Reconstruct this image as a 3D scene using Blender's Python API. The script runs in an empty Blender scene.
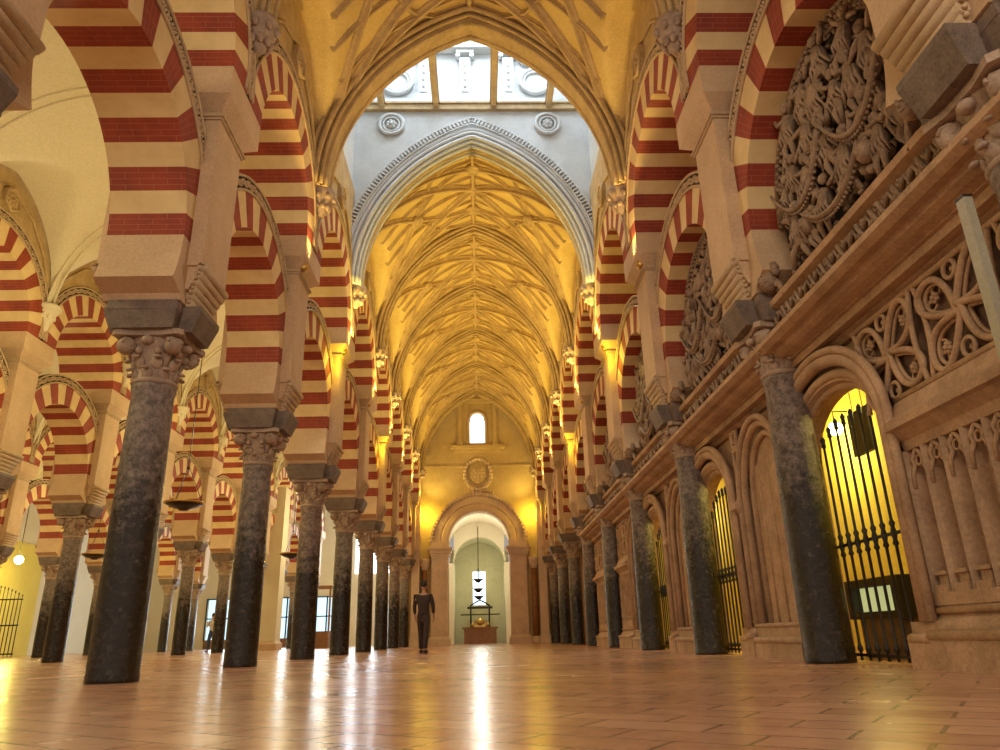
import bpy, math, random
from math import sin, cos, pi, sqrt, atan2, tan
from mathutils import Vector, Matrix
C = bpy.context.scene.collection
R = random.Random(7)
S = 4.208            # spacing of the columns along the nave
Y1 = 8.163           # first full column pair
NX = 3.75            # half width of the nave at the column axes
def YK(k): return Y1 + S * (k - 1)
ORD = ['zeroth', 'first', 'second', 'third', 'fourth', 'fifth', 'sixth', 'seventh', 'eighth', 'ninth', 'tenth', 'eleventh', 'twelfth', 'thirteenth', 'fourteenth']

# ------------------------------------------------------------------ materials
class NT:
    def __init__(s, name):
        s.m = bpy.data.materials.new(name); s.m.use_nodes = True
        s.t = s.m.node_tree; s.b = s.t.nodes['Principled BSDF']
    def n(s, typ, **kw):
        d = s.t.nodes.new(typ)
        for k, v in kw.items():
            if k.startswith('_'): setattr(d, k[1:], v)
            else: d.inputs[k.replace('__', ' ')].default_value = v
        return d
    def l(s, a, b): s.t.links.new(a, b)
    def coord(s, out='Object'):
        return s.n('ShaderNodeTexCoord').outputs[out]
    def noise(s, scale, detail=4, rough=.6, vec=None):
        d = s.n('ShaderNodeTexNoise', Scale=scale, Detail=detail, Roughness=rough)
        s.l(vec or s.coord(), d.inputs['Vector']); return d.outputs['Fac']
    def ramp(s, fac, stops):
        r = s.n('ShaderNodeValToRGB'); e = r.color_ramp.elements
        while len(e) < len(stops): e.new(.5)
        for i, (p, c) in enumerate(stops):
            e[i].position = p; e[i].color = (*c, 1) if len(c) == 3 else c
        s.l(fac, r.inputs[0]); return r.outputs[0]
    def mix(s, fac, a, b, mode='MIX'):
        d = s.n('ShaderNodeMix', _data_type='RGBA', _blend_type=mode)
        for sock, v in ((d.inputs[0], fac), (d.inputs[6], a), (d.inputs[7], b)):
            if hasattr(v, 'is_output'): s.l(v, sock)
            elif isinstance(v, tuple): sock.default_value = (*v, 1)
            else: sock.default_value = v
        return d.outputs[2]
    def math(s, op, a, b=0.0):
        d = s.n('ShaderNodeMath', _operation=op)
        for sock, v in ((d.inputs[0], a), (d.inputs[1], b)):
            if hasattr(v, 'is_output'): s.l(v, sock)
            else: sock.default_value = v
        return d.outputs[0]
    def bump(s, h, strength=.3, dist=.02):
        d = s.n('ShaderNodeBump', Strength=strength, Distance=dist)
        s.l(h, d.inputs['Height']); s.l(d.outputs[0], s.b.inputs['Normal'])
    def col(s, c):
        if isinstance(c, tuple): s.b.inputs['Base Color'].default_value = (*c, 1)
        else: s.l(c, s.b.inputs['Base Color'])
    def rough(s, r):
        if isinstance(r, (int, float)): s.b.inputs['Roughness'].default_value = r
        else: s.l(r, s.b.inputs['Roughness'])

def stone(name, a, b, scale=3.0, rough=.75, bump=.35, fine=28, dist=.015, spots=None):
    t = NT(name); n1 = t.noise(scale, 6, .65); n2 = t.noise(fine, 4, .7)
    c = t.ramp(n1, [(.3, a), (.7, b)])
    c = t.mix(t.ramp(n2, [(.35, (.78, .78, .78)), (.65, (1.08, 1.08, 1.08))]), (0, 0, 0), c) if False else t.mix(.35, c, t.ramp(n2, [(.3, tuple(x * .6 for x in a)), (.7, b)]))
    if spots:
        n3 = t.noise(spots[1], 5, .6); c = t.mix(t.ramp(n3, [(spots[2], (0, 0, 0)), (spots[2] + .08, (1, 1, 1))]), c, spots[0])
    t.col(c); t.rough(rough); t.bump(n2, bump, dist); return t.m

def arch_mat(name, a, b, brick=None):
    t = NT(name); n1 = t.noise(2.2, 5, .6); n2 = t.noise(35, 3, .6)
    c = t.ramp(n1, [(.3, a), (.7, b)])
    if brick:
        sp = t.n('ShaderNodeSeparateXYZ'); t.l(t.coord(), sp.inputs[0]); x, y, z = sp.outputs
        r = t.math('SQRT', t.math('ADD', t.math('MULTIPLY', y, y), t.math('MULTIPLY', z, z)))
        ang = t.math('MULTIPLY', t.math('ARCTAN2', z, y), 1.75)
        cb = t.n('ShaderNodeCombineXYZ'); t.l(t.math('ADD', x, r), cb.inputs[0]); t.l(ang, cb.inputs[1])
        bt = t.n('ShaderNodeTexBrick', Scale=1.0); bt.inputs['Mortar Size'].default_value = .003
        bt.inputs['Brick Width'].default_value = .33; bt.inputs['Row Height'].default_value = .081
        bt.inputs['Mortar Smooth'].default_value = .3
        t.l(cb.outputs[0], bt.inputs['Vector'])
        c = t.mix(t.math('MULTIPLY', bt.outputs['Fac'], .75), c, brick)
    t.col(c); t.rough(.7); t.bump(n2, .15, .01); return t.m

M = {}
M['cream'] = arch_mat('cream plaster', (.64, .46, .22), (.80, .62, .33))
M['red'] = arch_mat('red brick', (.21, .026, .012), (.36, .055, .022), (.46, .19, .10))
M['pier'] = stone('pier plaster', (.52, .35, .20), (.73, .53, .34), 1.6, .75, .12, 30)
M['band'] = stone('carved band stone', (.46, .32, .19), (.62, .46, .28), 6, .75, .3, 40)
M['bandback'] = stone('painted shade behind the carving', (.025, .016, .01), (.05, .033, .02), 9, .9, .3, 40)  # undercut shade of the carved bands, painted as a near-black backing
M['vault'] = stone('vault plaster', (.60, .42, .15), (.80, .61, .25), 1.3, .8, .15, 22)
M['rib'] = stone('vault rib stone', (.36, .24, .11), (.66, .48, .24), 3, .7, .2, 30)
M['white'] = stone('white aisle plaster', (.74, .66, .46), (.82, .75, .56), .8, .85, .06, 20)
M['pale'] = stone('pale lantern stone', (.50, .52, .52), (.70, .70, .68), 2, .75, .2, 25)
M['tan'] = stone('carved tan stone', (.30, .185, .10), (.68, .46, .28), 2.6, .75, .45, 32, spots=((.12, .06, .03), 5.5, .72))
M['tandark'] = stone('recess of the tan stone', (.14, .08, .045), (.26, .16, .10), 4, .85, .4, 32)  # darkened copy of the tan stone, recess shade put into its colour
M['relief'] = stone('relief stone', (.12, .075, .045), (.50, .35, .23), 6, .6, .5, 40)
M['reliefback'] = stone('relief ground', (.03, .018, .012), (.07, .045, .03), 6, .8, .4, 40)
M['block'] = stone('dark impost stone', (.09, .065, .05), (.27, .20, .155), 5, .6, .4, 40)
M['cap'] = stone('capital stone', (.26, .18, .13), (.56, .42, .31), 7, .65, .5, 40)
M['iron'] = stone('black iron', (.008, .007, .006), (.02, .017, .014), 9, .45, .1, 40)
M['wallend'] = stone('end wall stone', (.50, .36, .17), (.66, .50, .26), 1.5, .8, .15, 18)
M['portal'] = stone('portal stone', (.52, .37, .26), (.74, .57, .42), 2.5, .7, .2, 25)
M['yellow'] = stone('yellow painted plaster', (.72, .58, .10), (.82, .70, .16), 1.2, .8, .1, 20)
M['greenwall'] = stone('chapel plaster', (.48, .46, .30), (.62, .60, .42), 1.5, .8, .15, 14)
M['brass'] = stone('brass', (.45, .28, .08), (.7, .48, .16), 6, .35, .1, 40); M['brass'].node_tree.nodes['Principled BSDF'].inputs['Metallic'].default_value = .8
M['darkmetal'] = stone('dark bronze', (.02, .016, .012), (.05, .04, .03), 6, .35, .1, 40); M['darkmetal'].node_tree.nodes['Principled BSDF'].inputs['Metallic'].default_value = .6
M['greybar'] = stone('pale grey metal', (.30, .28, .20), (.42, .40, .30), 3, .4, .1, 40)
M['wood'] = stone('brown wood', (.16, .06, .02), (.30, .13, .05), 5, .5, .2, 30)
M['skin'] = stone('skin', (.45, .26, .18), (.52, .31, .22), 9, .6, .05, 40)
M['shirt'] = stone('pale shirt cloth', (.62, .60, .58), (.74, .72, .70), 9, .8, .1, 60)
M['jeans'] = stone('blue denim', (.03, .05, .12), (.06, .09, .2), 9, .85, .1, 60)
M['darkcloth'] = stone('dark cloth', (.03, .02, .02), (.07, .04, .035), 9, .85, .1, 60)
M['hair'] = stone('dark hair', (.02, .013, .01), (.04, .028, .02), 20, .7, .1, 60)

def shaft_mat():
    t = NT('polished marble shaft')
    oi = t.n('ShaderNodeObjectInfo'); base = oi.outputs['Color']
    sp = t.n('ShaderNodeSeparateXYZ'); t.l(t.coord(), sp.inputs[0]); z = sp.outputs[2]
    add = t.n('ShaderNodeVectorMath', _operation='ADD'); t.l(t.coord(), add.inputs[0])
    sc = t.n('ShaderNodeVectorMath', _operation='SCALE'); t.l(oi.outputs['Location'], sc.inputs[0]); sc.inputs['Scale'].default_value = 1.37
    t.l(sc.outputs[0], add.inputs[1]); v = add.outputs[0]
    n1 = t.noise(2.6, 8, .72, v); n2 = t.noise(14, 6, .75, v); n3 = t.noise(5.5, 10, .85, v)
    # polish and dirt where hands reach: darker lower half with a ragged upper limit
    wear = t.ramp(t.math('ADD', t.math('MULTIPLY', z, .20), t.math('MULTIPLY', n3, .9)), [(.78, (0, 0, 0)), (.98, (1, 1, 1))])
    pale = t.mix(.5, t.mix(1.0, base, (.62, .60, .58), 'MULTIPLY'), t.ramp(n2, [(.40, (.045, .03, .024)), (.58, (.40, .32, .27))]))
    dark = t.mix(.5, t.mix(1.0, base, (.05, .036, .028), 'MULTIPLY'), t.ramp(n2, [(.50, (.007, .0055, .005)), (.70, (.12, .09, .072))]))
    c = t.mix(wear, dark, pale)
    vein = t.ramp(n3, [(.485, (0, 0, 0)), (.5, (1, 1, 1)), (.515, (0, 0, 0))])
    c = t.mix(t.math('MULTIPLY', vein, .55), c, (.02, .015, .012))
    sct = t.ramp(n2, [(.66, (0, 0, 0)), (.70, (1, 1, 1))])
    c = t.mix(t.math('MULTIPLY', sct, .5), c, (.34, .28, .23))
    t.col(c); t.rough(t.ramp(wear, [(0, (.22, .22, .22)), (1, (.55, .55, .55))])); t.bump(n2, .6, .03); return t.m
M['shaft'] = shaft_mat()

def floor_mat():
    t = NT('polished terracotta paving')
    mp = t.n('ShaderNodeMapping'); mp.inputs['Rotation'].default_value = (0, 0, .62); t.l(t.coord(), mp.inputs[0])
    bt = t.n('ShaderNodeTexBrick', Scale=1.0, _offset=.5); t.l(mp.outputs[0], bt.inputs['Vector'])
    bt.inputs['Mortar Size'].default_value = .010; bt.inputs['Brick Width'].default_value = .50; bt.inputs['Row Height'].default_value = .26
    bt.inputs['Mortar Smooth'].default_value = .2; bt.inputs['Bias'].default_value = 0
    bt.inputs['Color1'].default_value = (.62, .35, .22, 1); bt.inputs['Color2'].default_value = (.42, .20, .12, 1); bt.inputs['Mortar'].default_value = (.09, .04, .022, 1)
    n1 = t.noise(.8, 5, .6); n2 = t.noise(9, 5, .6)
    c = t.mix(.22, bt.outputs['Color'], t.ramp(n1, [(.3, (.40, .21, .13)), (.7, (.64, .40, .28))]))
    c = t.mix(.2, c, t.ramp(n2, [(.35, (.30, .15, .09)), (.65, (.66, .42, .29))]))
    t.col(c)
    t.rough(t.ramp(n1, [(.3, (.19, .19, .19)), (.75, (.30, .30, .30))]))
    h = t.math('SUBTRACT', t.math('ADD', t.math('MULTIPLY', n1, .8), t.math('MULTIPLY', n2, .25)), t.math('MULTIPLY', bt.outputs['Fac'], .5)); t.bump(h, .28, .02)
    return t.m
M['floor'] = floor_mat()

def emit(name, col, st):
    t = NT(name); t.col(tuple(x * .8 for x in col)); t.b.inputs['Emission Color'].default_value = (*col, 1); t.b.inputs['Emission Strength'].default_value = st; return t.m
M['day'] = emit('daylit glass', (.80, .90, 1.0), 2.6)
M['daybright'] = emit('open sky glass', (.74, .87, 1.0), 3)
M['daydim'] = emit('far daylit screen', (.50, .75, .90), 1.3)
M['lampwarm'] = emit('lamp glass', (1.0, .80, .35), 30)
M['screen'] = emit('lit display', (.45, .50, .22), .8)

# ------------------------------------------------------------------ mesh builder
class MB:
    def __init__(s): s.v = []; s.f = []; s.mi = []; s.sm = []; s.cur = 0; s.smooth = False
    def face(s, idx, mi=None, sm=None):
        s.f.append(tuple(idx)); s.mi.append(s.cur if mi is None else mi); s.sm.append(s.smooth if sm is None else sm)
    def hexa(s, p):
        b = len(s.v); s.v += [tuple(q) for q in p]
        for f in ((0, 3, 2, 1), (4, 5, 6, 7), (0, 1, 5, 4), (1, 2, 6, 5), (2, 3, 7, 6), (3, 0, 4, 7)): s.face([b + i for i in f], sm=False)
        return s
    def box(s, x0, x1, y0, y1, z0, z1):
        return s.hexa([(x0, y0, z0), (x1, y0, z0), (x1, y1, z0), (x0, y1, z0), (x0, y0, z1), (x1, y0, z1), (x1, y1, z1), (x0, y1, z1)])
    def frus(s, a, z0, b, z1):   # a, b = (x0,x1,y0,y1)
        return s.hexa([(a[0], a[2], z0), (a[1], a[2], z0), (a[1], a[3], z0), (a[0], a[3], z0), (b[0], b[2], z1), (b[1], b[2], z1), (b[1], b[3], z1), (b[0], b[3], z1)])
    def lathe(s, prof, c=(0, 0), n=24, M4=None, wob=None):
        b = len(s.v)
        for r, z in prof:
            for i in range(n):
                a = 2 * pi * i / n; rr = r * (wob(a, z) if wob else 1)
                p = Vector((c[0] + rr * cos(a), c[1] + rr * sin(a), z)); s.v.append(tuple(M4 @ p if M4 else p))
        for j in range(len(prof) - 1):
            for i in range(n): s.face((b + j * n + i, b + j * n + (i + 1) % n, b + (j + 1) * n + (i + 1) % n, b + (j + 1) * n + i), sm=True)
        s.face([b + i for i in range(n)][::-1], sm=False); s.face([b + (len(prof) - 1) * n + i for i in range(n)], sm=False)
        return s
    def blob(s, c, r, n=8, m=5, rot=None):
        if not hasattr(r, '__len__'): r = (r, r, r)
        b = len(s.v); c = Vector(c)
        def put(x, y, z):
            p = Vector((x * r[0], y * r[1], z * r[2])); s.v.append(tuple(c + (rot @ p if rot else p)))
        put(0, 0, -1)
        for j in range(1, m):
            ph = -pi / 2 + pi * j / m
            for i in range(n): put(cos(ph) * cos(2 * pi * i / n), cos(ph) * sin(2 * pi * i / n), sin(ph))
        put(0, 0, 1); e = len(s.v) - 1
        for i in range(n):
            s.face((b, b + 1 + (i + 1) % n, b + 1 + i), sm=True)
            s.face((e, e - n + i, e - n + (i + 1) % n), sm=True)
        for j in range(m - 2):
            for i in range(n):
                q = b + 1 + j * n; s.face((q + i, q + (i + 1) % n, q + n + (i + 1) % n, q + n + i), sm=True)
        return s
    def tube(s, path, r, n=8, closed=False, flat=1.0):
        path = [Vector(p) for p in path]; L = len(path); b = len(s.v); up = None
        for i, p in enumerate(path):
            if closed: t = path[(i + 1) % L] - path[i - 1]
            else: t = path[min(i + 1, L - 1)] - path[max(i - 1, 0)]
            t = t.normalized() if t.length > 1e-9 else Vector((0, 0, 1))
            if up is None: up = t.orthogonal().normalized()
            up = (up - t * up.dot(t)); up = up.normalized() if up.length > 1e-6 else t.orthogonal().normalized()
            w = t.cross(up); rr = r[i] if hasattr(r, '__len__') else r
            for k in range(n):
                a = 2 * pi * k / n; s.v.append(tuple(p + up * cos(a) * rr + w * sin(a) * rr * flat))
        for i in range(L if closed else L - 1):
            for k in range(n):
                q = b + i * n; q2 = b + ((i + 1) % L) * n
                s.face((q + k, q + (k + 1) % n, q2 + (k + 1) % n, q2 + k), sm=True)
        if not closed:
            s.face([b + k for k in range(n)][::-1], sm=False); s.face([b + (L - 1) * n + k for k in range(n)], sm=False)
        return s
    def sweep(s, path, Ns, Bs, prof, closed=False, sm=False):
        """profile points (u, w): u along N, w along B"""
        b = len(s.v); n = len(prof); L = len(path)
        for i, p in enumerate(path):
            p = Vector(p); N = Vector(Ns[i]); B = Vector(Bs[i] if isinstance(Bs, list) else Bs)
            for u, w in prof: s.v.append(tuple(p + N * u + B * w))
        for i in range(L if closed else L - 1):
            q = b + i * n; q2 = b + ((i + 1) % L) * n
            for k in range(n): s.face((q + k, q + (k + 1) % n, q2 + (k + 1) % n, q2 + k), sm=sm)
        if not closed:
            s.face([b + k for k in range(n)][::-1], sm=False); s.face([b + (L - 1) * n + k for k in range(n)], sm=False)
        return s
    def ring(s, x0, x1, r0, r1, a0, a1, n, c=(0, 0)):
        b = len(s.v)
        for i in range(n + 1):
            a = a0 + (a1 - a0) * i / n
            for x, r in ((x0, r0), (x1, r0), (x1, r1), (x0, r1)): s.v.append((x, c[0] + r * cos(a), c[1] + r * sin(a)))
        for i in range(n):
            q = b + 4 * i
            for k in range(4): s.face((q + k, q + (k + 1) % 4, q + 4 + (k + 1) % 4, q + 4 + k), sm=False)
        s.face((b, b + 3, b + 2, b + 1), sm=False); q = b + 4 * n; s.face((q, q + 1, q + 2, q + 3), sm=False)
        return s
    def prism(s, poly, a0, a1, axis='x'):
        """extrude a 2D polygon (list of (u,v)) along an axis; x: (u,v)=(y,z); y: (x,z); z: (x,y)"""
        b = len(s.v); n = len(poly)
        for a in (a0, a1):
            for u, v in poly: s.v.append((a, u, v) if axis == 'x' else (u, a, v) if axis == 'y' else (u, v, a))
        s.face([b + i for i in range(n)][::-1], sm=False); s.face([b + n + i for i in range(n)], sm=False)
        for i in range(n): s.face((b + i, b + (i + 1) % n, b + n + (i + 1) % n, b + n + i), sm=False)
        return s
    def grid(s, fn, nu, nv, sm=True):
        b = len(s.v)
        for i in range(nu + 1):
            for j in range(nv + 1): s.v.append(tuple(fn(i / nu, j / nv)))
        for i in range(nu):
            for j in range(nv):
                q = b + i * (nv + 1) + j; s.face((q, q + 1, q + nv + 2, q + nv + 1), sm=sm)
        return s
    def xf(s, M4, start=0):
        for i in range(start, len(s.v)): s.v[i] = tuple(M4 @ Vector(s.v[i]))
        return s
    def build(s, name, mats, parent=None, loc=None, rotz=None, recalc=True):
        me = bpy.data.meshes.new(name); me.from_pydata(s.v, [], s.f)
        for m in (mats if isinstance(mats, (list, tuple)) else [mats]): me.materials.append(M[m] if isinstance(m, str) else m)
        me.polygons.foreach_set('material_index', s.mi); me.polygons.foreach_set('use_smooth', s.sm)
        if recalc:
            import bmesh
            bm = bmesh.new(); bm.from_mesh(me); bmesh.ops.recalc_face_normals(bm, faces=bm.faces); bm.to_mesh(me); bm.free()
        me.update()
        o = bpy.data.objects.new(name, me); C.objects.link(o)
        if parent: o.parent = parent
        if loc: o.location = loc
        if rotz: o.rotation_euler = (0, 0, rotz)
        return o

def empty(name, loc=(0, 0, 0), rz=0):
    o = bpy.data.objects.new(name, None); o.empty_display_size = .2; C.objects.link(o); o.location = loc; o.rotation_euler = (0, 0, rz); return o
def tag(o, label, cat, group=None):
    o['label'] = label; o['category'] = cat
    if group: o['group'] = group
    return o
def struct(o):
    o['kind'] = 'structure'; return o
KIDS = {}
def copy_tree(root, loc, rz, label=None, group=None):
    def rec(o, par):
        c = o.copy(); C.objects.link(c)
        if par: c.parent = par
        for ch in kids(o): rec(ch, c)
        return c
    r = rec(root, None); r.location = loc; r.rotation_euler = (0, 0, rz)
    if label: r['label'] = label
    if group: r['group'] = group
    return r
def kids(o):
    return [c for c in list(bpy.data.objects) if c.parent == o] if o.name not in KIDS else KIDS[o.name]
def freeze(root):        # remember children once, so that copying stays fast
    def rec(o):
        KIDS[o.name] = [c for c in bpy.data.objects if c.parent == o]
        for c in KIDS[o.name]: rec(c)
    rec(root); return root

# ------------------------------------------------------------------ floor
floor = struct(MB().box(-32, 12, -14, 66, -.12, 0).build('floor', 'floor'))

# ------------------------------------------------------------------ arcade prototypes (nave side = +x)
XC = -.08                       # wall axis against the column axis
LW, PW, UW = .45, .62, .78      # half thickness: lower arch, pilaster, upper arch
ZB0, ZB1 = 3.79, 4.12           # impost block
ZL = 4.90; ZU = 7.40            # arch centres
RI, RO, RB = 1.50, 2.03, 2.27
HP = S / 2 - RI                 # pier half length

def capital_mesh():
    mb = MB(); mb.smooth = True
    mb.lathe([(.225, 3.19), (.25, 3.20), (.262, 3.225), (.25, 3.25), (.235, 3.26), (.235, 3.34), (.245, 3.46), (.275, 3.60), (.33, 3.70), (.34, 3.74)], n=24)
    for row, (z, r, h) in enumerate(((3.30, .25, .075), (3.43, .262, .085))):
        for i in range(8):
            a = (i + .5 * row) * pi / 4
            Rm = Matrix.Rotation(a, 3, 'Z') @ Matrix.Rotation(.35, 3, 'Y')
            mb.blob((cos(a) * (r - .015), sin(a) * (r - .015), z), (.028, .07, h), 7, 5, Rm)
            mb.blob((cos(a) * (r + .05), sin(a) * (r + .05), z + h * .72), (.045, .05, .022), 7, 4, Rm)
    for i in range(4):
        a = pi / 4 + i * pi / 2; d = Vector((cos(a), sin(a), 0)); p = Vector((-sin(a), cos(a), 0))
        ctr = d * .37 + Vector((0, 0, 3.635))
        mb.tube([ctr - p * .085, ctr - p * .05, ctr + p * .05, ctr + p * .085], [.06, .105, .105, .06], 12)
        for q_ in (-.078, .078): mb.tube([ctr + p * q_ + d * (.085 - .011 * j) * cos(j * .75) + Vector((0, 0, (.085 - .011 * j) * sin(j * .75))) for j in range(7)], .016, 5)
        mb.tube([d * .21 + Vector((0, 0, 3.36)), d * .25 + Vector((0, 0, 3.50)), d * .33 + Vector((0, 0, 3.66))], [.03, .045, .055], 6)
        b = i * pi / 2
        mb.blob((cos(b) * .32, sin(b) * .32, 3.68), (.07, .08, .055), 8, 5)
        for q_ in (-.11, .11): mb.blob((cos(b) * .27 - sin(b) * q_, sin(b) * .27 + cos(b) * q_, 3.57), (.045, .05, .05), 7, 5)
    pts = []
    for i in range(4):
        for t in (-.5, -.2, .2, .5):
            a = i * pi / 2; r = .34 + .15 * abs(t) ** 1.2; w = t * .70
            pts.append((cos(a) * r - sin(a) * w, sin(a) * r + cos(a) * w))
    mb.prism(pts, 3.725, 3.79, 'z')
    return mb

def make_column():
    root = empty('marble_column'); tag(root, 'x', 'column')
    prof = [(.256, 0), (.258, .03), (.258, .07), (.253, .10), (.254, .6), (.251, 1.4), (.245, 2.2), (.235, 2.9), (.230, 3.08), (.234, 3.11), (.246, 3.14), (.246, 3.19), (.234, 3.20)]
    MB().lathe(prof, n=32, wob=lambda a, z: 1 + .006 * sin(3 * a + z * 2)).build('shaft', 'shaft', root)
    capital_mesh().build('capital', 'cap', root)
    mb = MB()
    x0, x1 = XC - .37, XC + .42; t = .04
    mb.frus((x0 + t, x1 - t, -.43, .43), ZB0, (x0, x1, -.47, .47), ZB0 + .22); mb.box(x0 - .004, x1 + .004, -.475, .475, ZB0 + .22, ZB1)
    mb.frus((XC - .40, XC + .54, -.27, .27), ZB0 + .005, (XC - .50, XC + .64, -.30, .30), ZB0 + .26); mb.box(XC - .50, XC + .64, -.30, .30, ZB0 + .26, ZB1 - .01)
    mb.build('impost_block', 'block', root)
    return root

def make_pier():
    root = empty('arcade_pier'); tag(root, 'x', 'pier')
    # springer between two horseshoe arches
    poly = []
    for i in range(9):
        a = -.40 + .40 * i / 8; poly.append((S / 2 - RI * cos(a), ZL + RI * sin(a)))
    right = [(-y, z) for y, z in poly]          # left side of the pier profile is y<0
    prof = [(-.53, ZB1)] + [(-(S / 2 - RI * cos(a)), ZL + RI * sin(a)) for a in [-.40 + .05 * i for i in range(9)]] + [(-HP, ZL)]
    prof = [(-.46, ZB1), (-.50, ZB1 + .07)] + [(-(S / 2 - RI * cos(-.42 + .06 * i)), ZL + RI * sin(-.42 + .06 * i)) for i in range(8)] + [(-.44, 5.6), (-.40, 6.72)]
    poly = prof + [(-y, z) for y, z in prof[::-1]]
    MB().prism(poly, XC - LW + .003, XC + LW - .003, 'x').build('springer', 'pier', root)
    mb = MB()
    for s_ in (1, -1):
        e0 = XC + s_ * (LW - .02); e1 = XC + s_ * PW
        mb.box(min(e0, e1), max(e0, e1), -.41, .41, 4.60, 6.70)
        mb.prism([(min(e0, e1) if s_ > 0 else max(e0, e1), 4.3), (XC + s_ * (LW + .03), 4.3), (e1, 4.60), (e0, 4.60)], -.38, .38, 'y')
    mb.box(XC - PW + .004, XC + PW - .004, -.405, .405, 4.66, 6.70)
    mb.build('pilaster', 'pier', root)
    for s_ in (1, -1):
        mb = MB(); mb.smooth = True                        # roll corbels stepping out under the pilaster
        for j in range(6):
            f = j / 5; x = XC + s_ * (LW + .02 + .15 * f ** 1.4); z = ZB1 + .04 + .085 * j
            hw = .29 + .12 * f
            mb.tube([(x, -hw, z), (x, hw, z)], .055, 8)
        for yy in (-1, 1):                                  # little bead edging
            for j in range(9):
                f = j / 8; mb.blob((XC + s_ * (LW + .03 + .16 * f ** 1.4), yy * (.31 + .12 * f), ZB1 + .05 + .44 * f), .022, 6, 4)
        mb.build('roll_corbel', 'band', root)
    mb = MB()
    for h, d in ((6.70, .025), (6.735, .05), (6.775, .02)):
        mb.box(XC - PW - d, XC + PW + d, -.41 - d, .41 + d, h, h + .035)
    mb.build('capping', 'band', root)
    mb = MB(); mb.frus((XC - PW, XC + PW, -.41, .41), 6.81, (XC - UW, XC + UW, -HP, HP), 6.98); mb.box(XC - UW, XC + UW, -HP, HP, 6.98, ZU + .001)
    mb.box(XC - UW + .02, XC + UW - .02, -.12, .12, ZU, 9.6)
    mb.build('upper_block', 'pier', root)
    return root

def scroll_band(mb, r0, r1, x, n, a0=.0, a1=pi):
    """two rolls with leaf scrolls between, on the +x face of an arch centred on the origin"""
    K = 40
    P = [a0 + (a1 - a0) * i / K for i in range(K + 1)]
    mb.cur = 0
    for r in (r0 + .018, r1 - .018): mb.tube([(x + .015, r * cos(a), r * sin(a)) for a in P], .024, 6)
    rm = (r0 + r1) / 2; h = (r1 - r0) * .26; L = (a1 - a0) / n
    for i in range(n):
        c = a0 + (i + .5) * L; s_ = 1 if i % 2 else -1
        pts = []
        for j in range(7):
            t = j / 6; aa = c + (t - .5) * L * 1.1; rr = rm + s_ * h * sin((t - .5) * 2 * pi) * 1.0
            pts.append((x + .004, rr * cos(aa), rr * sin(aa)))
        mb.tube(pts, [.008, .014, .017, .018, .017, .014, .008], 5)
        for q, sg in ((-.25, s_), (.25, -s_)):
            aa = c + q * L; rr = rm + sg * h * .3
            mb.blob((x + .004, rr * cos(aa), rr * sin(aa)), (.026, .028, .028), 6, 4)

def make_arch(name, zc, nv, hw, cat, upper):
    root = empty(name); tag(root, 'x', cat)
    mb = MB(); x0, x1 = XC - hw, XC + hw
    for i in range(nv):
        mb.cur = 1 if i % 2 == 0 else 0
        mb.ring(x0, x1, RI, RO, pi * i / nv, pi * (i + 1) / nv, 3)
    mb.build('voussoir_ring', ['cream', 'red'], root)
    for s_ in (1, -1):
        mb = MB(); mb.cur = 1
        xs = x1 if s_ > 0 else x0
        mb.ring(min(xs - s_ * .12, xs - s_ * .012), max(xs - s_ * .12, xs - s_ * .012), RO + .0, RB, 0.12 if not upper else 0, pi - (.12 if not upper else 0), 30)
        start = len(mb.v); b2 = MB(); b2.smooth = True
        scroll_band(b2, RO, RB, 0, 44, .15 if not upper else .02, pi - (.15 if not upper else .02))
        for v in range(len(b2.v)):
            q = b2.v[v]; b2.v[v] = (xs + s_ * q[0], q[1], q[2])
        off = len(mb.v); mb.v += b2.v
        for f, sm in zip(b2.f, b2.sm): mb.face([off + i for i in f], 0, sm)
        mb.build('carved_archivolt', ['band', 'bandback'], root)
    if upper:
        # spandrel wall over the arch, up to the vault
        N = 28
        for s_ in (1, -1):
            mb = MB(); ys = [-S / 2 + S * i / N for i in range(N + 1)]
            xa = XC + s_ * (UW - .03); xb = XC + s_ * (UW - .30)
            for i in range(N):
                y0, y1_ = ys[i], ys[i + 1]
                zb = [sqrt(max(RO * RO - y * y, 0)) if abs(y) < RO else 0 for y in (y0, y1_)]
                mb.hexa([(xb, y0, zb[0]), (xa, y0, zb[0]), (xa, y1_, zb[1]), (xb, y1_, zb[1]), (xb, y0, 4.0), (xa, y0, 4.0), (xa, y1_, 4.0), (xb, y1_, 4.0)])
            # straight sloping mouldings of the spandrel
            for ysn in (-1, 1):
                mb.tube([(xa, ysn * 2.0, 1.35), (xa + s_ * .03, ysn * 1.55, 2.0), (xa + s_ * .03, ysn * .9, 2.6), (xa, ysn * .12, 2.9)], .035, 6)
            mb.build('spandrel', 'rib', root)
        mb = MB(); mb.smooth = True                     # crown medallion, nave side
        xa = XC + UW
        mb.prism([(.30 * cos(i * pi / 3 + pi / 6), RB + .34 + .30 * sin(i * pi / 3 + pi / 6)) for i in range(6)], xa - .05, xa + .05, 'x')
        hexp = [(xa + .06, .28 * cos(i * pi / 3 + pi / 6), RB + .34 + .28 * sin(i * pi / 3 + pi / 6)) for i in range(6)]
        mb.tube(hexp, .035, 6, closed=True)
        for i in range(8): a = i * pi / 4; mb.blob((xa + .05, .12 * cos(a), RB + .34 + .12 * sin(a)), (.03, .055, .04), 8, 5, Matrix.Rotation(a, 3, 'X'))
        mb.blob((xa + .06, 0, RB + .34), .045, 8, 5)
        mb.build('medallion', 'rib', root)
    return root

def plain_arch(src):     # arches of the far rows: same ring, plain painted archivolt
    return src

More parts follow.
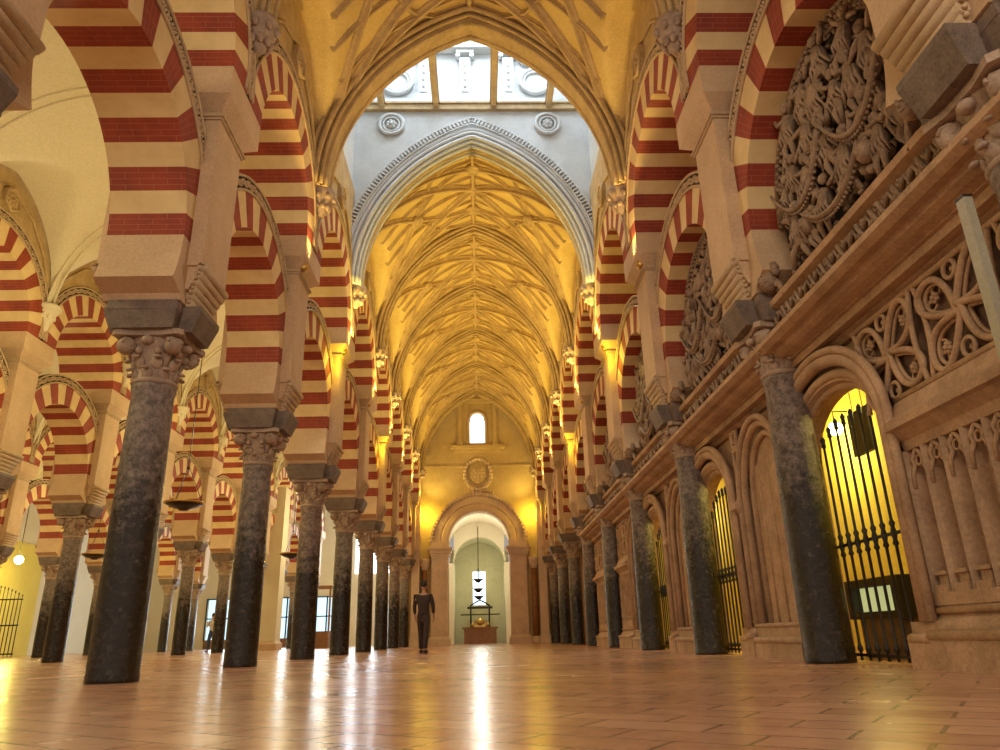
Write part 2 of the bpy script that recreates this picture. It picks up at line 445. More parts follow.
col0 = freeze(make_column()); pier0 = freeze(make_pier())
low0 = freeze(make_arch('lower_striped_arch', ZL, 17, LW, 'arch', False))
upp0 = freeze(make_arch('upper_striped_arch', ZU, 19, UW, 'arch', True))
protos = [col0, pier0, low0, upp0]; used = set()
def place(proto, loc, rz, label, group=None):
    if proto.name not in used:
        used.add(proto.name); proto.location = loc; proto.rotation_euler = (0, 0, rz); proto['label'] = label
        if group: proto['group'] = group
        return proto
    return copy_tree(proto, loc, rz, label, group)
def tint(colobj, c):
    for ch in [o for o in kids(colobj)] or []:
        pass
SH = []
def column(x, k, rz, label, c, group):
    o = place(col0, (x, YK(k), 0), rz, label, group)
    SH.append((o, c))
SIDE = {-1: 'left', 1: 'right'}
cl = {1: (.36, .30, .27), 2: (.33, .29, .26), 3: (.36, .24, .20), 4: (.27, .25, .23), 5: (.34, .24, .20), 6: (.36, .31, .27), 7: (.36, .26, .22), 8: (.42, .38, .36), 0: (.4, .32, .26)}
cr = {1: (.27, .20, .17), 2: (.26, .24, .22), 3: (.20, .15, .13), 4: (.30, .28, .28), 5: (.32, .22, .18), 6: (.22, .20, .19), 7: (.22, .20, .20), 8: (.3, .26, .24), 0: (.4, .32, .26)}
look = {('l', 1): 'massive black and grey marble column with chipped veins', ('l', 3): 'reddish brown marble column', ('l', 8): 'pale grey marble column', ('r', 1): 'rough brown marble column with pitted shaft beside the iron gate'}
for side in (-1, 1):
    rz = 0 if side < 0 else pi; n = SIDE[side]
    for k in range(0, 9):
        lk = look.get((n[0], k), 'dark polished marble column')
        where = 'nearest the camera and mostly out of frame, %s row of the nave' % n if k == 0 else '%s from the camera in the %s row of the nave' % (ORD[k], n)
        column(side * NX, k, rz, lk + ', ' + where, (cl if side < 0 else cr)[k], 'columns of the %s nave arcade' % n)
        place(pier0, (side * NX, YK(k), 0), rz, 'plastered pier with roll corbels standing over the %s %s nave column' % ('nearest' if k == 0 else ORD[k], n), 'piers of the %s nave arcade' % n)
    for k in range(-1, 8):
        if k < 0: w1 = 'nearer than every %s nave column' % n
        elif k == 0: w1 = 'just before the first %s nave column' % n
        else: w1 = 'between the %s and %s %s nave columns' % (ORD[k], ORD[k + 1], n)
        place(low0, (side * NX, YK(k) + S / 2, ZL), rz, 'red and cream striped lower arch %s' % w1, 'lower arches of the %s nave arcade' % n)
        place(upp0, (side * NX, YK(k) + S / 2, ZU), rz, 'red and cream striped upper arch %s' % w1, 'upper arches of the %s nave arcade' % n)
for ri, X in enumerate((-11.25, -18.75)):
    rn = ('second', 'third')[ri]
    for k in range(0, 12):
        lb = 'marble column of the %s row left of the nave, %s from the front' % (rn, ORD[k + 1])
        rc = R.choice([(.36, .30, .27), (.27, .24, .22), (.42, .34, .28), (.30, .26, .25)])
        column(X, k, 0, lb, rc, 'columns of the %s row in the left aisles' % rn)
        place(pier0, (X, YK(k), 0), 0, 'plastered pier over the %s column of the %s row left of the nave' % (ORD[k + 1], rn), 'piers of the %s row in the left aisles' % rn)
        if k < 11:
            lb = 'in the %s bay of the %s column row left of the nave' % (ORD[k + 1], rn)
            place(low0, (X, YK(k) + S / 2, ZL), 0, 'striped lower arch ' + lb, 'lower arches of the %s row in the left aisles' % rn)
            place(upp0, (X, YK(k) + S / 2, ZU), 0, 'striped upper arch ' + lb, 'upper arches of the %s row in the left aisles' % rn)
bychild = {}
for o in bpy.data.objects:
    if o.parent and o.data and o.name.startswith('shaft'): bychild[o.parent.name] = o
for o, c in SH: bychild[o.name].color = (*c, 1)

# ------------------------------------------------------------------ vaults
def pointed(u, a, b):
    c = (b * b - a * a) / (2 * a); Rr = a + c; u = abs(u)
    return sqrt(max(Rr * Rr - (u + c) ** 2, 0)) if u < a else 0
VZ = 8.70; VA = 3.12; VB = 4.45
def nave_z(x, v): return VZ + max(pointed(x, VA, VB), pointed(v, S / 2 + .001, 2.35))
def nave_n(x, v):
    e = .02; x = max(-VA + .05, min(VA - .05, x))
    dx = (VZ + pointed(x + e, VA, VB) - VZ - pointed(x - e, VA, VB)) / (2 * e)
    return Vector((dx, 0, -1)).normalized()
ROOT_P = [(.0, -.09), (-.0, .09), (.06, .075), (.085, .04), (.15, .03), (.15, -.03), (.085, -.04), (.06, -.075)]
def rib_on(mb, fn, n, prof, lift=-.03):
    pts = []; 
    for i in range(n + 1):
        x, v = fn(i / n); pts.append(Vector((x, v, nave_z(x, v))))
    Ns = [nave_n(p.x, p.y) for p in pts]; Bs = []
    for i, p in enumerate(pts):
        t = (pts[min(i + 1, n)] - pts[max(i - 1, 0)]).normalized(); N = (Ns[i] - t * Ns[i].dot(t)).normalized(); Ns[i] = N; Bs.append(t.cross(N))
    mb.sweep([p + Ns[i] * lift for i, p in enumerate(pts)], Ns, Bs, prof, sm=False)
def scaled(k): return [(u * k * 1.35, w * k * 1.2) for u, w in ROOT_P]
def bay_vault(name):
    root = MB().grid(lambda u, v: (-VA + 2 * VA * u, -S / 2 + S * v, nave_z(-VA + 2 * VA * u, -S / 2 + S * v)), 56, 36).build(name, 'vault', recalc=False)
    H = S / 2; E = 2.93
    for sx in (-1, 1):
        for sy in (-1, 1):
            mb = MB(); rib_on(mb, lambda t: (sx * E * (1 - t), sy * (H - .06) * (1 - t)), 26, scaled(1.0)); mb.build('diagonal_rib', 'rib', root)
            mb = MB(); rib_on(mb, lambda t: (sx * E * (1 - t), sy * (H - .06 - (H - 1.05) * t)), 24, scaled(.85))
            rib_on(mb, lambda t: (sx * (E - (E - 1.75) * t), sy * (H - .06) * (1 - t)), 20, scaled(.85)); mb.build('tierceron_rib', 'rib', root)
            mb = MB(); rib_on(mb, lambda t: (sx * 1.75 * (1 - t), sy * (1.05 * t + .35 * sin(pi * t))), 14, scaled(.65))
            rib_on(mb, lambda t: (sx * (1.75 - .55 * t), sy * (1.25 * t)), 8, scaled(.6))
            rib_on(mb, lambda t: (sx * (1.2 - 1.2 * t), sy * (1.25 + .55 * t + .2 * sin(pi * t))), 10, scaled(.6)); mb.build('lierne_rib', 'rib', root)
    mb = MB(); rib_on(mb, lambda t: (0, -H + S * t), 20, scaled(.9)); mb.build('ridge_rib', 'rib', root)
    mb = MB(); rib_on(mb, lambda t: (-2.5 + 5 * t, 0), 30, scaled(.6)); mb.build('cross_rib', 'rib', root)
    for sy in (-1, 1):
        for q_ in (.62, 1.38):
            mb = MB(); rib_on(mb, lambda t: (-2.62 + 5.24 * t, sy * q_), 30, scaled(.55)); mb.build('intermediate_rib', 'rib', root)
    for (x, v) in ((0, 0), (1.75, 0), (-1.75, 0), (0, 1.05), (0, -1.05)):
        N = nave_n(x, v); p = Vector((x, v, nave_z(x, v))) + N * .13
        q = Vector((0, 0, 1)).rotation_difference(-N).to_matrix().to_4x4(); M4 = Matrix.Translation(p) @ q
        mb = MB(); mb.lathe([(.20, .10), (.22, .0), (.20, -.05), (.14, -.055), (.13, -.03), (.09, -.06), (.04, -.09)], n=16, M4=M4)
        mb.build('boss', 'rib', root)
    return root
v0 = struct(bay_vault('ceiling')); freeze(v0); v0.location = (0, YK(1) + S / 2, 0)
for k in [0, -1, 3, 4, 5, 6, 7]:
    o = copy_tree(v0, (0, YK(k) + S / 2, 0), 0)

def arch_path(a, b, n, z0=VZ):
    """pointed arch from the left springing to the right, as points and outward normals in the XZ plane"""
    c = (b * b - a * a) / (2 * a); Rr = a + c; th = math.acos(c / Rr); pts = []; Ns = []
    for i in range(n + 1):
        t = th * i / n; pts.append((-(Rr * cos(t) - c), Rr * sin(t))); Ns.append((-cos(t), sin(t)))
    for i in range(n, -1, -1):
        t = th * i / n; pts.append((Rr * cos(t) - c, Rr * sin(t))); Ns.append((cos(t), sin(t)))
    return [Vector((x, 0, z0 + z)) for x, z in pts], [Vector((x, 0, z)) for x, z in Ns]
def transverse(name, y, w, mat, label, dentil=False, white=False):
    root = empty(name, (0, y, 0)); tag(root, label, 'arch')
    P, N = arch_path(2.86, 4.15, 26); B = Vector((0, 1, 0))
    mb = MB(); mb.sweep(P, N, B, [(.0, -w * .30), (.0, w * .30), (.09, w * .34), (.11, w * .46), (.23, w * .40), (.25, w * .50), (.46, w * .44), (.46, -w * .44), (.25, -w * .50), (.23, -w * .40), (.11, -w * .46), (.09, -w * .34)])
    mb.build('arch_body', mat, root)
    for s_ in (-1, 1):
        mb = MB()
        for (u, ww, r) in ((.0, w * .26, .045), (.06, w * .44, .04), (.17, w * .53, .06), (.30, w * .55, .05), (.42, w * .50, .06)):
            mb.tube([p + n_ * u + B * s_ * ww for p, n_ in zip(P, N)], r, 6)
        mb.build('roll_moulding', mat, root)
    return root
for k in (0, 1, 3, 4, 5, 6, 7, 8):
    transverse('transverse_rib', YK(k), .42, 'rib', 'moulded stone rib arch spanning the nave vault at the %s pair of columns' % (ORD[k] if k else 'nearest'))
A_ = transverse('lantern_arch', YK(2) - .05, .75, 'rib', 'broad golden brown moulded arch in front of the daylit lantern')
def carved_corbel(x, k, s_):
    root = empty('carved_corbel', (s_ * 2.98, YK(k), 8.6)); sgn = s_
    mb = MB(); mb.smooth = True
    mb.lathe([(.04, -.42), (.10, -.34), (.13, -.22), (.22, -.10), (.25, .0), (.27, .05), (.27, .12)], n=12)
    rr = random.Random(k * 7 + s_)
    for j in range(16):
        a = j * pi / 4 + (.4 if j > 7 else 0); h = -.05 if j < 8 else -.25
        mb.blob((cos(a) * (.24 if j < 8 else .15), sin(a) * (.24 if j < 8 else .15), h), (.06, .06, .08), 6, 4)
    mb.build('leaf_carving', 'cap', root)
    tag(root, 'carved leaf corbel under the vault ribs above the %s %s nave column' % (ORD[k] if k else 'nearest', SIDE[s_]), 'corbel', 'vault corbels along the nave')
for k in range(0, 9):
    for s_ in (-1, 1): carved_corbel(0, k, s_)

# lantern bay between columns 2 and 3
YB = YK(3)
B_ = transverse('white_pointed_arch', YB - .1, .6, 'pale', 'white pointed arch with dentil band beyond the daylit lantern opening')
P, N = arch_path(3.30, 4.72, 26); mb = MB()
for j in range(2): mb.tube([p + n_ * (.18 * j) + Vector((0, -.36, 0)) for p, n_ in zip(P, N)], .03, 6)
fine, fn_ = arch_path(3.39, 4.84, 60)
for i in range(0, len(fine), 1):
    p = fine[i]; n_ = fn_[i]; t = Vector((n_.z, 0, -n_.x)); c = p + Vector((0, -.36, 0))
    mb.hexa([c + t * a_ + n_ * b_ + Vector((0, y_, 0)) for (a_, b_, y_) in ((-.022, -.07, -.04), (.022, -.07, -.04), (.022, -.07, .1), (-.022, -.07, .1), (-.022, .07, -.04), (.022, .07, -.04), (.022, .07, .1), (-.022, .07, .1))])
mb.build('dentil_band', 'pale', B_)
# wall over arch B with the frieze
mb = MB(); P, N = arch_path(3.2, 4.5, 26)
prev = None
for i in range(len(P) - 1):
    a, b = P[i], P[i + 1]
    if b.x - a.x < 1e-4: continue
    mb.hexa([(a.x, YB - .30, a.z), (b.x, YB - .30, b.z), (b.x, YB + .2, b.z), (a.x, YB + .2, a.z), (a.x, YB - .30, 14.15), (b.x, YB - .30, 14.15), (b.x, YB + .2, 14.15), (a.x, YB + .2, 14.15)])
for s_ in (-1, 1): mb.box(min(s_ * 3.15, s_ * 3.9), max(s_ * 3.15, s_ * 3.9), YB - .30, YB + .2, 8.6, 14.15)
for s_ in (-1, 1): mb.box(min(s_ * 3.15, s_ * 3.9), max(s_ * 3.15, s_ * 3.9), YK(2), YB - .3, 11.3, 18.3)     # side walls
mb.box(-3.9, 3.9, YB + .30, YB + .5, 14.15, 18.3); mb.box(-3.2, 3.2, YB - .3, YB + .31, 14.05, 14.15)
mb.box(-3.9, 3.9, YK(2) - .3, YK(2) - .05, 13.25, 18.3)
wl = struct(mb.build('wall_lantern', 'pale'))
mb = MB()      # spandrel over arch A on the lantern side
P, N = arch_path(3.2, 4.5, 26)
for i in range(len(P) - 1):
    a, b = P[i], P[i + 1]
    if b.x - a.x < 1e-4: continue
    mb.hexa([(a.x, YK(2) - .1, a.z), (b.x, YK(2) - .1, b.z), (b.x, YK(2) + .1, b.z), (a.x, YK(2) + .1, a.z), (a.x, YK(2) - .1, 13.5), (b.x, YK(2) - .1, 13.5), (b.x, YK(2) + .1, 13.5), (a.x, YK(2) + .1, 13.5)])
mb.build('wall_lantern_front', 'pale')['kind'] = 'structure'
def frieze():
    root = empty('frieze', (0, YB + .28, 14.5)); tag(root, 'white frieze of pilasters and round openings high in the lantern', 'frieze')
    for px in (-2.95, -1.36, -.18, 1.07, 2.75):
        mb = MB(); mb.box(px - .16, px + .16, -.14, 0, .32, 1.75); mb.box(px - .24, px + .24, -.18, 0, .22, .42); mb.box(px - .10, px + .10, -.17, 0, .5, 1.6)
        mb.box(px - .26, px + .26, -.2, 0, 1.9, 2.02); mb.smooth = True
        for q in (-.2, .2): mb.tube([(px + q, -.2, 1.82), (px + q, 0, 1.82)], .07, 8)
        for z in (.7, .95, 1.2, 1.45): mb.blob((px, -.18, z), (.05, .03, .08), 6, 4)
        mb.build('pilaster', 'pale', root)
    mb = MB(); mb.box(-3.15, 3.15, -.24, 0, .10, .20); mb.box(-3.15, 3.15, -.28, 0, 2.02, 2.14); mb.box(-3.15, 3.15, -.2, 0, 2.14, 2.5); mb.box(-3.15, 3.15, -.34, 0, 2.5, 2.62); mb.build('cornice', 'pale', root)
    for cx, r, cz in ((-2.13, .42, .95), (1.85, .42, .95), (1.62, .17, 1.75), (-2.35, .17, 1.75)):
        mb = MB()
        for q, rr in ((r, .07), (r * .78, .04)):
            mb.tube([(cx + q * cos(a * pi / 12), -.06, cz + q * sin(a * pi / 12)) for a in range(24)], rr, 6, closed=True)
        rf = mb.build('round_frame', 'pale', root)
        mb = MB(); mb.prism([(cx + r * .75 * cos(a * pi / 12), cz + r * .75 * sin(a * pi / 12)) for a in range(24)], -.03, -.01, 'y'); mb.build('roundel_panel', 'pale', rf)
frieze()
for s_, px in ((-1, -2.18), (1, 2.07)):
    root = empty('roundel', (px, YB - .3, 13.5)); tag(root, 'round carved white medallion %s of the white pointed arch' % ('left' if s_ < 0 else 'right'), 'medallion')
    mb = MB()
    for q, rr in ((.32, .06), (.22, .035)): mb.tube([(q * cos(a * pi / 12), -.05, q * sin(a * pi / 12)) for a in range(24)], rr, 6, closed=True)
    mb.build('frame', 'pale', root); mb = MB(); mb.smooth = True
    for i in range(7): a = i * 2 * pi / 7; mb.blob((.1 * cos(a), -.05, .1 * sin(a)), (.055, .06, .055), 6, 4)
    mb.blob((0, -.08, 0), .06); mb.build('carving', 'pale', root)
# beams at the foot of the lantern
g = MB(); g.box(-3.15, 3.15, YB - .42, YB - .30, 13.95, 14.12); g.box(-3.15, 3.15, YB - .46, YB - .28, 14.12, 14.17)
tag(g.build('gilded_beam', 'rib'), 'gilded horizontal beam crossing the lantern above the white pointed arch', 'beam')
for i, bx in enumerate((-2.45, -.97, .60, 2.12)):
    g = MB(); g.box(bx - .07, bx + .07, YK(2) + .1, YB - .42, 13.98, 14.12); g.box(bx - .10, bx + .10, YK(2) + .1, YB - .42, 14.12, 14.16)
    tag(g.build('gilded_beam', 'rib'), 'gilded rafter crossing the lantern towards the viewer, %s from the left' % ORD[i + 1], 'beam', 'gilded rafters of the lantern')
# lantern roof with a large skylight
mb = MB(); mb.box(-3.9, 3.9, YK(2) - .3, YK(2) + .5, 18.2, 18.35); mb.box(-3.9, 3.9, YB - .3, YB + .5, 18.2, 18.35)
for s_ in (-1, 1): mb.box(min(s_ * 2.6, s_ * 3.9), max(s_ * 2.6, s_ * 3.9), YK(2), YB, 18.2, 18.35)
struct(mb.build('ceiling_lantern', 'pale'))
w = struct(MB().box(-2.6, 2.6, YK(2) + .5, YB - .3, 18.25, 18.30).build('window_1', 'daybright'))
w = struct(MB().box(-.62, .28, YB + .24, YB + .29, 17.0, 17.9).build('window_2', emit('glaring window', (.62, .80, 1.0), 22)))

# ------------------------------------------------------------------ aisle vaults on the left
AXC = (-NX + XC - UW + -11.25 + XC + UW) / 2; AH = ((-NX + XC - UW) - (-11.25 + XC + UW)) / 2
def aisle_z(x, v): return 8.25 + max(pointed(x, AH, 3.0), pointed(v, S / 2 + .001, 2.5))
def aisle_bay():
    root = MB().grid(lambda u, v: (-AH + 2 * AH * u, -S / 2 + S * v, aisle_z(-AH + 2 * AH * u, -S / 2 + S * v)), 40, 32).build('ceiling_aisle', 'white', recalc=False)
    pts = []; mb = MB()
    for y in (-S / 2 + .02, S / 2 - .02):
        for dd in (-.1, .1):
            P, N = arch_path(AH - .02, 3.0, 16, 8.25)
            if abs(y + dd) < S / 2: mb.tube([p + Vector((0, y + dd, -.0)) for p in P], .035, 5)
    mb.build('rib', 'white', root)
    return root
av = struct(aisle_bay()); freeze(av); av.location = (AXC, YK(0) + S / 2, 0)
for k in list(range(1, 12)) + [-1]: copy_tree(av, (AXC, YK(k) + S / 2, 0), 0)
for k in range(-1, 12): copy_tree(av, (AXC - 7.5, YK(k) + S / 2, 0), 0)
for k in range(-1, 12): copy_tree(av, (AXC - 15.0, YK(k) + S / 2, 0), 0)
for row, X in enumerate((-10.55, -4.61, -12.11)):
    for k in range(1, 9):
        rt = MB(); rt.smooth = True
        rt.lathe([(.03, -.45), (.08, -.4), (.10, -.25), (.17, -.12), (.2, 0), (.24, .03), (.24, .10), (.30, .12), (.30, .22)], n=10)
        for j in range(8): rt.blob((cos(j * pi / 4) * .17, sin(j * pi / 4) * .17, -.08), (.05, .05, .07), 6, 4)
        o = rt.build('aisle_corbel', 'white', loc=(X, YK(k), 8.1))
        tag(o, 'white scrolled corbel at the %s pier, %s' % (ORD[k], ('right face of the second row', 'left face of the nave arcade', 'left face of the second row')[row]), 'corbel', 'white corbels of the aisle vaults')

# ------------------------------------------------------------------ right side: choir wall
WX = 4.0       # wall face
def yk(y, k): return YK(k) + y
def arch_open(yc, hw, zs, rise, n=14):
    return [(yc - hw, 0.0)] + [(yc - hw * cos(pi * i / n), zs + rise * sin(pi * i / n)) for i in range(n + 1)] + [(yc + hw, 0.0)]
def arch_curve(yc, hw, zs, rise, z0=0., n=20):
    ps = [(yc - hw, z0)] + [(yc - hw * cos(pi * i / n), zs + rise * sin(pi * i / n)) for i in range(n + 1)] + [(yc + hw, z0)]
    ns = [(-1, 0)] + [(-cos(pi * i / n), sin(pi * i / n)) for i in range(n + 1)] + [(1, 0)]
    return ps, ns
DO = []    # doors: (centre y, inner half width)
doors = [(YK(1) - .66, .90), (YK(2) - .60, .84), (YK(3) - .60, .84)]
mb = MB()
edges = [(-1.0, None)]
y = -1.0
for yc, hw in doors:
    mb.box(WX, 4.16, y, yc - hw, 0, 3.25)
    N = 16
    for i in range(N):
        a0, a1 = pi * i / N, pi * (i + 1) / N
        ya, yb = yc - hw * cos(a0), yc - hw * cos(a1); za, zb = 2.20 + .60 * sin(a0), 2.20 + .60 * sin(a1)
        mb.hexa([(WX, ya, za), (4.16, ya, za), (4.16, yb, zb), (WX, yb, zb), (WX, ya, 3.25), (4.16, ya, 3.25), (4.16, yb, 3.25), (WX, yb, 3.25)])
    y = yc + hw
mb.box(WX, 4.16, y, YK(5) - .1, 0, 3.25)
mb.box(3.78, 4.55, -1, YK(5) - .1, 3.25, 3.95); mb.box(4.35, 4.55, -1, YK(5) - .1, 3.9, 11)
struct(mb.build('wall_right', 'tan'))
# cornice
prof = [(WX + .1, 3.18), (3.94, 3.19), (3.88, 3.24), (3.90, 3.29), (3.84, 3.29), (3.83, 3.335), (3.74, 3.34), (3.75, 3.36), (3.66, 3.38), (3.60, 3.41), (3.57, 3.45), (3.49, 3.45), (3.46, 3.47), (3.42, 3.50), (3.42, 3.56), (3.50, 3.58), (3.60, 3.62), (3.62, 3.68), (3.64, 3.90), (3.54, 3.93), (3.52, 3.99), (3.60, 4.03), (WX + .1, 4.05)]
for k in range(0, 5):
    y0 = -1 if k == 0 else YK(k); y1 = YK(k + 1)
    if k == 4: y1 -= .1
    root = MB().prism([(x, z) for x, z in prof], y0, y1, 'y').build('cornice', 'tan')
    tag(root, 'moulded stone cornice %s on the right wall' % ('before the first column' if k == 0 else 'between the %s and %s columns' % (ORD[k], ORD[k + 1])), 'cornice', 'cornice lengths of the right wall')
    fb = MB(); fb.smooth = True; rr = random.Random(k)
    yy = y0 + .1
    while yy < y1 - .05:
        if abs(yy - YK(k)) > .33 and abs(yy - YK(k + 1)) > .33 and yy > 1:
            s_ = 1 if int(yy * 6) % 2 else -1
            fb.tube([(3.60, yy - .07, 3.70), (3.585, yy - .02, 3.78 + .05 * s_), (3.585, yy + .04, 3.80 - .05 * s_), (3.60, yy + .08, 3.86)], [.015, .026, .026, .012], 5)
            fb.blob((3.595, yy + .03, 3.78 + .04 * s_), (.03, .03, .035), 6, 4); fb.blob((3.6, yy - .04, 3.80 - .05 * s_), (.025, .025, .025), 6, 4)
        yy += .125
    fb.build('leaf_frieze', 'relief', root)
def door(i, yc, hw):
    nm = ORD[i + 1]
    root = empty('door_surround', (0, yc, 0)); tag(root, 'moulded flattened stone arch around the %s gated doorway from the camera' % nm, 'door surround', 'stone surrounds of the right wall')
    for j, (d, xo, r) in enumerate(((.02, WX - .02, .05), (.12, WX - .10, .06), (.25, WX - .18, .07), (.34, WX - .2, .045))):
        mb = MB(); ps, ns = arch_curve(0, hw + d, 2.20, .60 + d * 1.15, .38)
        mb.tube([(xo, a, b) for a, b in ps], r, 8); mb.build('roll_moulding', 'tan', root)
    mb = MB(); ps, ns = arch_curve(0, hw, 2.20, .60, 0)
    P = [Vector((0, a, b)) for a, b in ps]; N = [Vector((0, a, b)) for a, b in ns]
    mb.sweep([p + Vector((WX, 0, 0)) for p in P], N, Vector((1, 0, 0)), [(0, 0), (.06, -.12), (.12, -.12), (.14, 0)]); mb.build('splay', 'tan', root)
    for s_ in (-1, 1):
        mb = MB(); mb.box(3.76, WX + .05, s_ * (hw + .22) - .24, s_ * (hw + .22) + .24, 0, .22); mb.box(3.80, WX + .05, s_ * (hw + .22) - .21, s_ * (hw + .22) + .21, .22, .38)
        mb.smooth = True; mb.tube([(3.79, s_ * (hw + .22) - .22, .24), (3.79, s_ * (hw + .22) + .22, .24)], .045, 8); mb.build('base', 'tan', root)
    g = empty('iron_gate', (4.08, yc, 0)); tag(g, 'black wrought iron bar gate in the %s doorway of the right wall' % nm, 'gate', 'iron gates of the right wall')
    nb = 10
    for j in range(nb):
        yb = -hw + .09 + (2 * hw - .18) * j / (nb - 1); top = 2.16 + .52 * sqrt(max(1 - (yb / hw) ** 2, 0)); top = min(top - .08, 2.58)
        mb = MB(); mb.smooth = True
        mb.lathe([(.016, .02), (.016, .10), (.03, .12), (.03, .15), (.016, .18), (.016, 1.08), (.032, 1.10), (.02, 1.14), (.034, 1.20), (.02, 1.26), (.032, 1.30), (.016, 1.33), (.014, top - .14), (.028, top - .12), (.022, top - .08), (.03, top - .04), (.008, top)], c=(0, yb), n=8)
        mb.build('bar', 'iron', g)
    for z_ in (1.185, .058): MB().box(-.012, .012, -hw, hw, z_, z_ + .03).build('rail', 'iron', g)
for i, (yc, hw) in enumerate(doors): door(i, yc, hw)

def niche(i, yc, hw):
    root = empty('blind_niche', (0, yc, 0)); tag(root, 'tall plain stone niche with moulded arch just beyond the %s right column' % ORD[i], 'niche', 'blind niches of the right wall')
    for j, (d, xo, r) in enumerate(((-.16, WX - .03, .045), (-.02, WX - .10, .055), (.06, WX - .16, .045))):
        mb = MB(); ps, ns = arch_curve(0, hw + d, 2.05, 1.0 + d, .38); mb.tube([(xo, a, b) for a, b in ps], r, 8); mb.build('roll_moulding', 'tan', root)
    mb = MB(); mb.grid(lambda u, v: (WX - .02 + .0 * u, -hw + .18 + (2 * hw - .36) * u, .35 + 2.2 * v), 6, 2)
    for q in (-.35, .05, .38): mb.smooth = True; mb.tube([(WX - .01, q, .42), (WX - .01, q, 2.4)], .03, 6)
    mb.build('back_panel', 'tan', root)
    mb = MB(); mb.box(3.76, WX + .05, -hw - .05, hw + .05, 0, .20); mb.box(3.82, WX + .05, -hw - .03, hw + .03, .2, .40); mb.smooth = True
    mb.tube([(3.78, -hw - .05, .22), (3.78, hw + .05, .22)], .045, 8); mb.tube([(3.83, -hw - .03, .40), (3.83, hw + .03, .40)], .03, 8); mb.build('base', 'tan', root)
for k in (1, 2, 3): niche(k, YK(k) + 1.40, .80)

